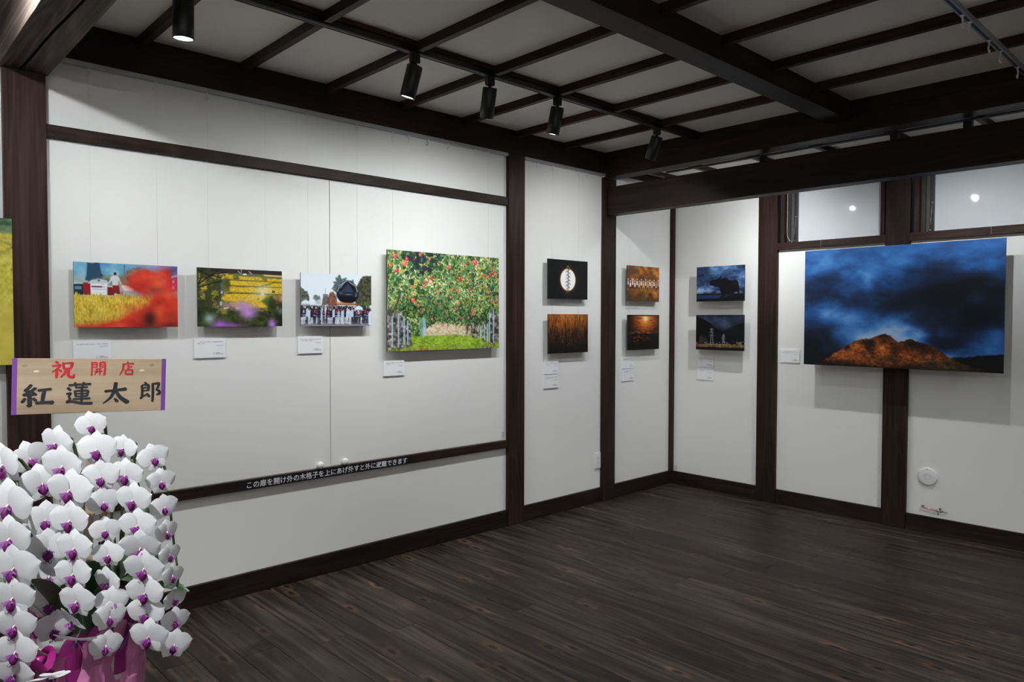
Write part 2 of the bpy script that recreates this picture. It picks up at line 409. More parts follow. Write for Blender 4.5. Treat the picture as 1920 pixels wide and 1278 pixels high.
def spotlight(loc, aim, label, power=1.0, beam=84, cone=169, blend=1.0, spill=1.0, group='black cylinder track spotlights', turn=False):
    """adapter on the underside of a track at LOC, head swivelled along AIM"""
    r = empty('track_spotlight', loc); tag(r, label, 'spotlight', group)
    a = link('adapter', ADAPT_ME, None, r)
    if turn: a.rotation_euler = (0, 0, math.pi/2)
    link('swivel_stem', STEM_ME, None, r)
    q = rot_to(aim); R = q.to_matrix()
    piv = Vector((0, 0, -0.056))
    side = 0.0
    body = link('lamp_head', HEAD_ME, None, r, piv - R @ Vector((0, 0, HL*0.96)))
    body.rotation_mode = 'QUATERNION'; body.rotation_quaternion = q
    link('lens', LENS_ME, None, body)
    for nm_, en, cn, bl in (('bulb', BEAM_W*power, beam, 1.0), ('bulb', SPILL_W*power*spill, cone, blend)):
        if en <= 0: continue
        ld = bpy.data.lights.new(nm_, 'SPOT'); ld.energy = en; ld.color = SPOT_COL
        ld.spot_size = math.radians(cn); ld.spot_blend = bl; ld.shadow_soft_size = 0.009
        lo = bpy.data.objects.new(nm_, ld); COL.objects.link(lo); lo.parent = body; lo.location = (0, 0, -0.004)
    return r

track('light_track', (0.776, -4.30, ZC-0.045), (0.811, -0.905, ZC-0.020), 'long black light track along the ceiling before the picture wall')
TZ = ZC - 0.047
spotlight((0.7935, -4.090, TZ), (-0.04, 0.00, -1), 'black spotlight nearest the orchids, lens glowing, pointing straight down', 1.0)
spotlight((0.7935, -3.115, TZ), (-0.258, -0.128, -1), 'black spotlight, second along the track from the orchids, tilted left', 1.0)
spotlight((0.7935, -2.677, TZ), (-0.38, 0.16, -1), 'black spotlight, third along the track, aimed at the picture wall', 1.0)
spotlight((0.7935, -2.206, TZ), (-0.239, -0.036, -1), 'black spotlight, fourth along the track, lens edge glowing', 1.0)
spotlight((0.7935, -1.328, TZ), (-0.469, 0.085, -1), 'black spotlight at the far end of track near cross beams', 1.0)
track('light_track', (0.776, -8.2, ZC-0.045), (0.811, -4.53, ZC-0.020), 'black light track at the near end of the picture wall')
for y, am, pw_, l in ((-4.83, (-0.45, 1.3, -0.85), 1.0, 'black spotlight just before the cracked beam, aimed along the picture wall'), (-5.75, (-0.35, 0.0, -1), 0.5, 'black spotlight midway along the near track'), (-6.9, (-0.35, 0.0, -1), 0.6, 'black spotlight at the outer end of the near track')):
    spotlight((0.7935, y, TZ), am, l, pw_)
track('light_track', (1.05, -5.27, ZC-JD-0.020), (5.4, -5.235, ZC-JD), 'added black fill light track crossing the near end of the room')  # unseen track and lamps, added to brighten the orchids and the room
for x, am, pw_, bm_, sp_, l in ((1.35, (-0.5, 0.2, -1), 0.5, 84, 1.0, 'added black fill spotlight on the crossing track, nearest the picture wall'), (2.3, (-0.52, 0.44, -1), 16.0, 50, 0.0, 'added black spotlight on the crossing track, brightening the orchids'),
                 (3.9, (0.1, 0.45, -1), 1.0, 84, 1.0, 'added black fill spotlight on the crossing track, third from the picture wall'), (5.1, (0.4, -0.2, -1), 1.0, 84, 1.0, 'added black fill spotlight on the crossing track, farthest from the picture wall')):
    spotlight((x, -5.2525, ZC-JD-0.022), am, l, pw_, beam=bm_, spill=sp_, turn=True)
# recess track behind the two cross beams, aimed at the end wall
track('light_track', (0.45, -0.744, 2.352), (RX-0.2, -0.716, 2.36), 'thin black light track under the upper cross beam')
for x, am, pw_, l in ((1.170, (-0.6, 0.7, -1), 1.3, 'black spotlight behind the lower beam, nearest the room corner'), (1.937, (0, 0.6, -1), 0.55, 'black spotlight behind the lower beam, above the mountain print'),
             (2.290, (0.1, 0.6, -1), 0.42, 'black spotlight behind the lower beam, right of the middle one'), (3.4, (0, 0.5, -1), 0.5, 'black spotlight behind the lower beam, farthest from the corner')):
    spotlight((x, -0.730, 2.350), am, l, pw_, turn=True)
# unseen far track on the east side, added with its lamps as fill light
track('light_track', (4.40, -7.8, ZC-JD-0.020), (4.435, -1.2, ZC-JD), 'added black fill light track on the far side of the room')
for y, am, pw_, bm_, sp_, l in ((-2.2, (-0.75, 0.25, -1), 19.0, 74, 0.0, 'added black fill spotlight on the far side track, closest to the end wall'), (-4.0, (-0.45, 0.3, -1), 12.0, 74, 0.1, 'added black fill spotlight on the far side track, second from end wall'),
             (-5.6, (0.55, 0.0, -1), 8.0, 84, 1.0, 'added black fill spotlight on the far side track, third from end wall'), (-7.0, (0.55, 0.0, -1), 8.0, 84, 1.0, 'added black fill spotlight on the far side track, last from end wall')):
    spotlight((4.4175, y, ZC-JD-0.022), am, l, pw_, beam=bm_, spill=sp_)

# ------------------------------------------------------------------ picture rails, hooks, wires
def rail_y(name, x0, x1, y0, y1, z0, z1, label):
    r = box(name, (x0, y0, z0), (x1, y1, z1), ALUM, None, 0.0015)
    return tag(r, label, 'picture rail')
rail_y('picture_rail', 0.001, 0.028, -4.340, -1.842, 2.366, 2.384, 'grey metal picture rail over the escape doors')
rail_y('picture_rail', 0.001, 0.028, -1.694, -0.897, 2.366, 2.384, 'grey metal picture rail over the moon print')
rail_y('picture_rail', 0.031, 0.050, -0.752, -0.036, 2.366, 2.384, 'grey metal picture rail over the recess side wall')
r = box('picture_rail', (0.06, -0.094, ZN-0.052), (0.76, -0.068, ZN-0.034), ALUM, None, 0.0015)
tag(r, 'grey metal picture rail over the ox print', 'picture rail')
r = box('picture_rail', (0.92, -0.130, ZN-0.052), (2.66, -0.106, ZN-0.034), ALUM, None, 0.0015)
tag(r, 'grey metal picture rail over the large mountain print', 'picture rail')
cr = rail_y('picture_rail', 2.558, 2.584, -4.32, -0.90, ZC-JD-0.020, ZC-JD, 'grey metal hook rail hung under the ceiling battens')
box('rail_slot', (2.566, -4.31, ZC-JD-0.0212), (2.576, -0.91, ZC-JD-0.0195), BLACKM, cr)

def hook_pts(turn=1):
    return [(0, 0, 0), (0, 0, -0.010), (0, turn*0.003, -0.016), (0, turn*0.007, -0.021), (0, turn*0.006, -0.028), (0, 0, -0.033), (0, -turn*0.007, -0.031), (0, -turn*0.009, -0.025)]
def hook_mesh(turn, rot=0):
    bm = bmesh.new()
    tube_into(bm, hook_pts(turn), 0.0022, 6)
    box_into(bm, (-0.004, -0.006, -0.003), (0.004, 0.006, 0.0))
    bmesh.ops.recalc_face_normals(bm, faces=bm.faces[:])
    if rot: bmesh.ops.rotate(bm, verts=bm.verts[:], cent=(0, 0, 0), matrix=Matrix.Rotation(rot, 3, 'Z'))
    me = bm_mesh(bm, 'hook', True); me.materials.append(HOOKM); return me
HOOK = {1: hook_mesh(1), -1: hook_mesh(-1)}
HOOKX = hook_mesh(1, math.pi/2)

def wire(x, y, ztop, segs, label, along='y', hooked=True):
    r = empty('picture_wire', (x, y, ztop)); tag(r, label, 'wire', 'hanging picture wires')
    if hooked: link('hook', HOOK[1] if along == 'y' else HOOKX, None, r)
    bm = bmesh.new()
    first = True
    for a, b in segs:
        tube_into(bm, [(0, 0, a - ztop), (0, 0, b - ztop)], 0.0005, 5)
    link('cord', bm_mesh(bm, 'cord', True), WIREM, r)
    # knot under the hook
    link('crimp', bm_mesh(lathe([(0.0014, -0.055), (0.0014, -0.036)], 8), 'crimp', True), HOOKM, r)

nm = ['combine harvester print', 'yellow field print', 'festival crowd print', 'apple orchard print']
for k, (a, b, zt) in enumerate(((-4.204, -3.941, 1.560), (-3.721, -3.445, 1.560), (-3.222, -2.934, 1.560), (-2.708, -2.002, 1.71))):
    wire(0.016, a, 2.366, [(2.334, zt)], 'thin hanging wire on the left side of the ' + nm[k])
    wire(0.016, b, 2.366, [(2.334, zt)], 'thin hanging wire on the right side of the ' + nm[k])
for a, b, n in ((-1.424, -1.160, 'moon print'), (-0.603, -0.308, 'line of children print')):
    xw = 0.016 if a < -1 else 0.033
    wire(xw, a, 2.366, [(2.334, 1.10)], 'thin hanging wire on the left side of the ' + n)
    wire(xw, b, 2.366, [(2.334, 1.10)], 'thin hanging wire on the right side of the ' + n)
for x, s in ((0.366, 'left'), (0.627, 'right')):
    wire(x, -0.070, ZN-0.052, [(ZN-0.085, 1.10)], 'thin hanging wire on the %s side of the ox print' % s, 'x')
for x, s in ((1.266, 'left'), (2.253, 'right')):
    wire(x, -0.118, ZN-0.052, [(ZN-0.085, 1.79)], 'thin hanging wire on the %s side of the large mountain print' % s, 'x')
for k, y in enumerate((-2.596, -2.466, -2.318, -2.108)):
    o = link('rail_hook', HOOK[1], None, None, (0.016, y, 2.366))
    tag(o, 'spare clear hook on the rail above the orchard print, %s from the left' % ('first', 'second', 'third', 'fourth')[k], 'hook', 'spare hooks on the picture rail')
for k, y in enumerate((-1.567, -1.069)):
    o = link('rail_hook', HOOK[-1], None, None, (0.016, y, 2.366))
    tag(o, 'spare clear hook on the rail above the moon print, %s end' % ('left', 'right')[k], 'hook', 'spare hooks on the picture rail')
for k, (y, t) in enumerate(((-1.883, 1), (-1.793, -1), (-1.525, -1), (-1.352, -1), (-1.067, 1))):
    o = link('rail_hook', HOOK[t], None, None, (2.571, y, ZC-JD-0.020))
    o.scale = (1.5, 1.5, 1.5)
    tag(o, 'white hook on the ceiling rail, %s nearest the end wall' % ('fifth', 'fourth', 'third', 'second', 'first')[k], 'hook', 'hooks on the ceiling rail')

# ------------------------------------------------------------------ painting the photographs (flat prints, drawn point by point)
class Canvas:
    def __init__(s, w, h, col=(128, 128, 128)):
        s.w, s.h = w, h
        s.a = np.ones((h, w, 3)) * np.array(col) / 255.0
        s.U, s.V = np.meshgrid((np.arange(w) + 0.5) / w, (np.arange(h) + 0.5) / h)
        s.asp = w / h
    def noise(s, seed, fx, fy, octv=4, gain=0.55):
        rng = np.random.RandomState(seed); out = np.zeros((s.h, s.w)); amp = 1.0; tot = 0
        for o in range(octv):
            gx, gy = int(max(1, fx)) + 2, int(max(1, fy)) + 2
            g = rng.rand(gy, gx)
            x = s.U * max(1, fx); y = s.V * max(1, fy)
            ix = np.clip(x.astype(int), 0, gx - 2); iy = np.clip(y.astype(int), 0, gy - 2)
            tx = x - ix; ty = y - iy; tx = tx*tx*(3 - 2*tx); ty = ty*ty*(3 - 2*ty)
            out += amp * ((g[iy, ix]*(1-tx) + g[iy, ix+1]*tx)*(1-ty) + (g[iy+1, ix]*(1-tx) + g[iy+1, ix+1]*tx)*ty)
            tot += amp; amp *= gain; fx *= 2; fy *= 2
        return out / tot
    def put(s, mask, col, k=1.0):
        c = np.array(col) / 255.0 if not isinstance(col, np.ndarray) else col
        m = np.clip(mask * k, 0, 1)[..., None]
        s.a = s.a*(1 - m) + c*m
    def grad(s, stops):
        v = s.V
        ps = [p for p, c in stops]
        s.a = np.stack([np.interp(v, ps, [c[i]/255.0 for p, c in stops]) for i in range(3)], -1)
    def ell(s, cx, cy, rx, ry, soft=0.1, rot=0.0, warp=None):
        du = (s.U - cx) * s.asp; dv = (s.V - cy)
        if warp is not None: du = du + warp; dv = dv + warp
        c, n = math.cos(rot), math.sin(rot)
        a = (du*c + dv*n) / (rx*s.asp); b = (-du*n + dv*c) / ry
        d = np.sqrt(a*a + b*b)
        return np.clip((1 + soft - d) / (2*soft), 0, 1)
    def glow(s, cx, cy, rx, ry):
        return np.exp(-(((s.U-cx)/rx)**2 + ((s.V-cy)/ry)**2))
    def poly(s, pts, soft=0.006, wob=None):
        U, V = s.U, s.V
        if wob is not None: V = V + wob
        inside = np.zeros(U.shape, bool); dist = np.full(U.shape, 9.0)
        n = len(pts)
        for i in range(n):
            (x0, y0), (x1, y1) = pts[i], pts[(i+1) % n]
            if y0 != y1:
                c = ((y0 > V) != (y1 > V)) & (U < (x1-x0)*(V-y0)/(y1-y0) + x0); inside ^= c
            ax, ay = (U-x0)*s.asp, V-y0; bx, by = (x1-x0)*s.asp, y1-y0
            t = np.clip((ax*bx + ay*by) / (bx*bx + by*by + 1e-12), 0, 1)
            dist = np.minimum(dist, np.hypot(ax - t*bx, ay - t*by))
        sd = np.where(inside, dist, -dist)
        return np.clip(0.5 + sd/(2*soft), 0, 1)
    def line(s, x0, y0, x1, y1, w, soft=None):
        soft = soft or w*0.6
        ax, ay = (s.U-x0)*s.asp, s.V-y0; bx, by = (x1-x0)*s.asp, y1-y0
        t = np.clip((ax*bx + ay*by) / (bx*bx + by*by + 1e-12), 0, 1)
        d = np.hypot(ax - t*bx, ay - t*by)
        return np.clip((w + soft - d) / (2*soft), 0, 1)
    def curve(s, pts, w, soft=None):
        m = np.zeros((s.h, s.w))
        for a, b in zip(pts, pts[1:]): m = np.maximum(m, s.line(*a, *b, w, soft))
        return m
    def mul(s, k):
        s.a = np.clip(s.a * k[..., None], 0, 1)

def c3(*v): return np.array(v) / 255.0
def ramp(n, stops):
    ps = [p for p, c in stops]
    return np.stack([np.interp(n, ps, [c[i]/255.0 for p, c in stops]) for i in range(3)], -1)
def step(x, a, b): t = np.clip((x-a)/(b-a), 0, 1); return t*t*(3-2*t)

def paint_harvester():
    c = Canvas(300, 196); U, V = c.U, c.V
    n = c.noise(1, 8, 5, 5)
    c.a = ramp(np.clip(n*1.2 - 0.1, 0, 1), [(0, (70, 128, 165)), (0.5, (112, 168, 196)), (1, (170, 206, 216))])
    c.put(step(V + 0.25*(c.noise(2, 5, 3) - 0.5), 0.16, 0.28), (150, 180, 175), 0.7)
    h = c.noise(3, 14, 10, 4)
    c.put(c.poly([(0.10, 0.29), (0.115, 0.20), (0.125, 0.0), (0.235, 0.0), (0.25, 0.15), (0.275, 0.22), (0.26, 0.27)], 0.01, (h-0.5)*0.08), (38, 70, 96))
    c.put(c.line(0.468, 0.02, 0.468, 0.18, 0.004), (52, 82, 98))
    c.put(c.ell(0.60, 0.24, 0.17, 0.20, 0.15, 0, (h-0.5)*0.12), ramp(c.noise(4, 26, 18, 3), [(0, (60, 66, 66)), (0.6, (126, 128, 112)), (1, (180, 174, 150))]))
    c.put(c.poly([(0.16, 0.26), (0.23, 0.22), (0.35, 0.20), (0.46, 0.17), (0.5, 0.33), (0.16, 0.33)], 0.02, (h-0.5)*0.1), ramp(c.noise(5, 30, 22, 3), [(0, (58, 74, 66)), (1, (170, 172, 138))]))
    # harvester
    c.put(c.poly([(0, 0.34), (0.16, 0.32), (0.16, 0.50), (0, 0.50)]), (30, 44, 52))
    c.put(c.poly([(0, 0.245), (0.06, 0.265), (0.135, 0.285), (0.13, 0.31), (0.06, 0.295), (0, 0.27)]), (160, 166, 156))
    c.put(c.poly([(0.0, 0.32), (0.09, 0.32), (0.09, 0.335), (0, 0.335)]), (196, 200, 206))
    c.put(c.poly([(0.01, 0.37), (0.07, 0.37), (0.07, 0.42), (0.01, 0.42)]), (92, 130, 150))
    c.put(c.poly([(0.085, 0.315), (0.16, 0.31), (0.16, 0.50), (0.085, 0.48)]), (142, 30, 38))
    c.put(c.poly([(0.125, 0.325), (0.155, 0.275), (0.23, 0.25), (0.30, 0.27), (0.325, 0.315), (0.30, 0.335)]), (188, 196, 206))
    c.put(c.poly([(0.215, 0.265), (0.235, 0.262), (0.24, 0.285), (0.22, 0.29)]), (60, 80, 110))
    c.put(c.poly([(0.15, 0.325), (0.305, 0.32), (0.305, 0.50), (0.152, 0.505)]), (222, 226, 232))
    for k in range(4): c.put(c.line(0.165 + 0.024*k, 0.372, 0.178 + 0.024*k, 0.372, 0.010), (70, 40, 48))
    c.put(c.line(0.165, 0.373, 0.285, 0.373, 0.003), (70, 40, 48))
    c.put(c.line(0.17, 0.41, 0.285, 0.41, 0.006), (178, 160, 172), 0.8)
    c.put(c.line(0.25, 0.335, 0.278, 0.334, 0.003), (180, 50, 60))
    c.put(c.poly([(0.305, 0.37), (0.37, 0.36), (0.38, 0.50), (0.305, 0.50)]), (118, 30, 36))
    c.put(c.curve([(0.31, 0.365), (0.35, 0.365), (0.37, 0.42), (0.373, 0.5)], 0.008), (214, 200, 204))
    c.put(c.poly([(0.44, 0.33), (0.50, 0.345), (0.56, 0.39), (0.55, 0.43), (0.47, 0.425), (0.44, 0.38)], 0.012), (236, 226, 228))
    c.put(c.poly([(0.425, 0.44), (0.45, 0.43), (0.46, 0.50), (0.43, 0.50)]), (196, 110, 110))
    # the driver seen from behind
    c.put(c.poly([(0.355, 0.33), (0.415, 0.33), (0.425, 0.48), (0.35, 0.47)]), (128, 30, 34))
    c.put(c.poly([(0.345, 0.205), (0.365, 0.185), (0.395, 0.185), (0.415, 0.21), (0.438, 0.315), (0.43, 0.33), (0.41, 0.27), (0.408, 0.345), (0.352, 0.345), (0.348, 0.27), (0.325, 0.315), (0.316, 0.305)], 0.008), (206, 206, 214))
    c.put(c.ell(0.379, 0.165, 0.014, 0.026, 0.2), (30, 32, 40))
    c.put(c.ell(0.382, 0.183, 0.009, 0.010, 0.3), (150, 110, 95))
    # rice
    g = c.noise(6, 90, 22, 3, 0.7); g2 = c.noise(7, 20, 12, 4)
    edge = 0.505 - 0.11*(c.noise(8, 70, 1, 2, 0.9) - 0.40)
    field = ramp(np.clip(g*0.75 + g2*0.5 - 0.12, 0, 1), [(0, (120, 100, 40)), (0.4, (190, 160, 52)), (0.65, (222, 194, 74)), (1, (236, 220, 130))])
    c.put(step(V, 0, 0.012)*0 + step(V - edge, -0.012, 0.02), field)
    c.put(step(V - 0.62, 0, 0.3)*step(0.45 - U, -0.2, 0.3)*step(g2, 0.35, 0.7), (150, 146, 60), 0.45)
    # the machine at the right
    c.put(c.poly([(0.86, 0.34), (0.885, 0.27), (0.95, 0.20), (1.0, 0.17), (1.0, 0.40), (0.92, 0.44)], 0.012), (190, 50, 92))
    c.put(c.curve([(0.86, 0.275), (0.91, 0.21), (0.96, 0.168), (1.0, 0.155)], 0.010), (244, 220, 228))
    c.put(c.line(0.775, 0.31, 0.84, 0.285, 0.006), (236, 210, 214))
    for y in (0.23, 0.33): c.put(c.poly([(0.945, y), (0.965, y-0.005), (0.965, y+0.045), (0.945, y+0.05)]), (226, 150, 180))
    c.put(c.glow(0.95, 0.05, 0.12, 0.10), (62, 70, 130), 0.95)
    c.put(c.glow(0.79, 0.03, 0.14, 0.05), (150, 150, 214), 0.8)
    # red blur
    b = np.zeros_like(U)
    wv = (c.noise(9, 6, 5, 3) - 0.5)*0.12
    for cx, cy, rx, ry, k in ((0.66, 0.20, 0.11, 0.12, 1.0), (0.58, 0.32, 0.10, 0.09, 0.9), (0.74, 0.28, 0.12, 0.14, 1.0), (0.86, 0.13, 0.08, 0.12, 1.0), (0.80, 0.25, 0.10, 0.12, 0.9),
                              (0.66, 0.42, 0.10, 0.10, 0.7), (0.86, 0.42, 0.12, 0.14, 0.6), (0.92, 0.62, 0.16, 0.18, 1.1), (0.78, 0.72, 0.12, 0.14, 0.8), (0.95, 0.85, 0.2, 0.2, 1.2), (0.66, 0.85, 0.16, 0.12, 0.8),
                              (0.50, 0.95, 0.16, 0.09, 1.0), (0.32, 0.99, 0.18, 0.07, 0.9), (0.12, 1.02, 0.14, 0.05, 0.7), (0.6, 1.0, 0.2, 0.12, 0.9), (0.52, 0.68, 0.10, 0.10, 0.25)):
        b = b + k*np.exp(-(((U - cx + wv)/rx)**2 + ((V - cy + wv)/ry)**2))
    red = ramp(np.clip(c.noise(10, 5, 5, 3), 0, 1), [(0.2, (160, 34, 28)), (0.55, (206, 52, 38)), (0.85, (226, 84, 50))])
    c.put(np.clip(b, 0, 1)**0.9, red, 0.94)
    c.put(c.glow(0.71, 0.88, 0.07, 0.15), (52, 22, 20), 0.95)
    c.put(c.glow(0.92, 1.0, 0.10, 0.10), (84, 28, 20), 0.8)
    c.put(c.glow(0.93, 0.82, 0.06, 0.06), (150, 56, 40), 0.7)
    c.put(c.glow(0.76, 0.40, 0.09, 0.06), (130, 56, 40), 0.75)
    return c

def paint_fields():
    c = Canvas(260, 172); U, V = c.U, c.V
    n = c.noise(21, 40, 30, 4)
    c.a = ramp(n, [(0.2, (70, 76, 30)), (0.5, (120, 116, 44)), (0.8, (160, 150, 60))])
    c.put(step(0.075 - V, -0.01, 0.01), (44, 38, 42))
    c.put(step(0.10 - V, 0, 0.03)*step(U, 0.2, 0.3), (50, 44, 40), 0.7)
    c.put(c.poly([(0.2, 0.09), (0.35, 0.085), (0.35, 0.11), (0.2, 0.12)]), (178, 140, 96))
    c.put(c.poly([(0.42, 0.075), (1, 0.085), (1, 0.13), (0.42, 0.13)]), (96, 112, 52))
    c.put(c.poly([(0.76, 0.075), (1, 0.085), (1, 0.11), (0.78, 0.105)]), (216, 176, 130))
    yel = ramp(c.noise(22, 60, 60, 3), [(0.2, (178, 146, 30)), (0.6, (214, 180, 48)), (1, (232, 204, 84))])
    for p in ([(0.29, 0.11), (0.40, 0.10), (0.405, 0.175), (0.27, 0.18)], [(0.47, 0.125), (0.73, 0.125), (0.765, 0.19), (0.475, 0.185)], [(0.8, 0.145), (1, 0.145), (1, 0.2), (0.82, 0.2)],
              [(0.36, 0.205), (0.85, 0.2), (0.88, 0.215), (0.70, 0.285), (0.38, 0.285)], [(0.90, 0.22), (1, 0.22), (1, 0.30), (0.78, 0.295)], [(0.36, 0.31), (1, 0.305), (1, 0.415), (0.9, 0.42), (0.65, 0.40), (0.37, 0.40)],
              [(0.29, 0.44), (0.6, 0.425), (0.85, 0.45), (0.77, 0.56), (0.5, 0.58), (0.30, 0.555), (0.25, 0.52)], [(0, 0.12), (0.06, 0.11), (0.05, 0.17), (0, 0.17)], [(0, 0.33), (0.1, 0.32), (0.11, 0.36), (0, 0.37)],
              [(0.16, 0.13), (0.23, 0.12), (0.22, 0.17), (0.16, 0.17)], [(0.35, 0.58), (0.55, 0.57), (0.84, 0.56), (0.85, 0.66), (0.4, 0.68)]):
        c.put(c.poly(p, 0.008, (n-0.5)*0.02), yel)
    for y in (0.195, 0.295, 0.42): c.put(c.line(0.35, y, 1.0, y+0.005, 0.006), (62, 66, 34), 0.8)
    c.put(c.poly([(0.88, 0.45), (1, 0.44), (1, 0.60), (0.93, 0.57)]), ramp(c.noise(23, 30, 6, 2), [(0.2, (120, 92, 62)), (0.8, (196, 152, 108))]))
    c.put(c.poly([(0.74, 0.55), (0.80, 0.47), (0.88, 0.43), (0.9, 0.6), (0.78, 0.6)], 0.02), (74, 100, 44))
    c.put(c.poly([(0.235, 0.18), (0.285, 0.18), (0.30, 0.48), (0.24, 0.48)], 0.008), (84, 98, 104))
    c.put(c.poly([(0.245, 0.375), (0.28, 0.375), (0.28, 0.43), (0.245, 0.43)]), (196, 204, 212))
    c.put(c.poly([(0.46, 0.045), (0.475, 0.04), (0.50, 0.09), (0.465, 0.085)]), (36, 88, 170)); c.put(c.poly([(0.59, 0.045), (0.605, 0.042), (0.635, 0.095), (0.60, 0.09)]), (40, 96, 196))
    c.put(c.line(0.46, 0.035, 0.50, 0.075, 0.006), (220, 150, 120)); c.put(c.line(0.59, 0.035, 0.63, 0.075, 0.006), (220, 150, 120))
    c.put(c.poly([(0.515, 0.08), (0.555, 0.07), (0.57, 0.10), (0.52, 0.10)]), (226, 216, 210)); c.put(c.line(0.50, 0.0, 0.502, 0.05, 0.005), (200, 200, 205))
    for x in (0.665, 0.69, 0.765): c.put(c.line(x + 0.01, 0.06, x - 0.01, 0.40, 0.0028), (104, 100, 92), 0.8)
    for k in range(6): c.put(c.line(0.665, 0.12+k*0.05, 0.77, 0.15+k*0.045, 0.002), (120, 112, 96), 0.6)
    c.put(c.glow(0.76, 0.36, 0.10, 0.09), (222, 222, 206), 0.7); c.put(c.glow(0.68, 0.47, 0.10, 0.05), (220, 200, 150), 0.5)
    c.put(c.poly([(0.74, 0.405), (0.77, 0.405), (0.775, 0.45), (0.735, 0.45)]), (214, 206, 206)); c.put(c.poly([(0.875, 0.36), (0.905, 0.36), (0.91, 0.40), (0.87, 0.40)]), (58, 72, 88))
    c.put(c.ell(0.703, 0.515, 0.006, 0.018, 0.3), (60, 84, 190))
    # dark branches and shrubs
    t = c.noise(24, 16, 12, 5, 0.65)
    left = step(0.30 - U + (t - 0.5)*0.5, 0, 0.12)*step(t + step(V, 0.45, 0.75)*0.5, 0.42, 0.6)
    c.put(left, ramp(t, [(0.2, (20, 24, 18)), (0.7, (56, 64, 36))]), 0.92)
    for pts in ([(0, 0.30), (0.12, 0.16), (0.25, 0.02)], [(0.05, 0.0), (0.04, 0.2), (0.0, 0.3)], [(0.0, 0.34), (0.15, 0.27), (0.28, 0.22)], [(0.10, 0.18), (0.2, 0.10), (0.32, 0.07)], [(0.0, 0.04), (0.12, 0.12), (0.26, 0.16)]):
        c.put(c.curve(pts, 0.010), (26, 26, 24), 0.95)
    c.put(c.ell(0.33, 0.26, 0.035, 0.10, 0.5), (70, 74, 40), 0.9)
    low = step(V + (t - 0.5)*0.35 + 0.10*np.abs(U - 0.55), 0.70, 0.82)
    c.put(low, ramp(c.noise(25, 20, 16, 4), [(0.2, (18, 24, 16)), (0.6, (52, 64, 30)), (1, (96, 104, 44))]), 0.96)
    c.put(step(U + (t - 0.5)*0.4, 0.80, 0.95)*step(V, 0.5, 0.62), (26, 28, 20), 0.9)
    c.put(c.poly([(0.80, 0.62), (0.86, 0.48), (0.93, 0.56), (0.9, 0.8)], 0.03, (t-0.5)*0.1), (44, 50, 26), 0.9)
    c.put(c.glow(0.34, 0.63, 0.13, 0.06), (150, 120, 150), 0.7)
    for x in (0.32, 0.46): c.put(c.line(x - 0.025, 0.685, x + 0.025, 0.675, 0.008), (220, 224, 226)); c.put(c.line(x - 0.012, 0.70, x - 0.012, 0.715, 0.004), (200, 204, 210))
    c.put(c.poly([(0.25, 0.57), (0.275, 0.565), (0.275, 0.63), (0.25, 0.635)]), (176, 180, 196))
    for cx, cy, rx, ry, col, k in ((0.53, 0.66, 0.10, 0.08, (172, 128, 200), 0.95), (0.58, 0.76, 0.09, 0.10, (186, 136, 214), 1.0), (0.50, 0.60, 0.06, 0.06, (178, 140, 178), 0.6), (0.66, 0.70, 0.06, 0.06, (150, 112, 160), 0.6), (0.13, 0.86, 0.06, 0.08, (150, 176, 178), 0.9),
                                   (0.25, 0.98, 0.09, 0.09, (170, 104, 204), 1.0), (0.38, 1.0, 0.12, 0.06, (160, 84, 190), 0.9), (0.87, 0.96, 0.05, 0.09, (176, 122, 210), 1.0), (0.98, 0.72, 0.05, 0.06, (140, 160, 156), 0.6)):
        c.put(c.glow(cx, cy, rx, ry), col, k)
    return c

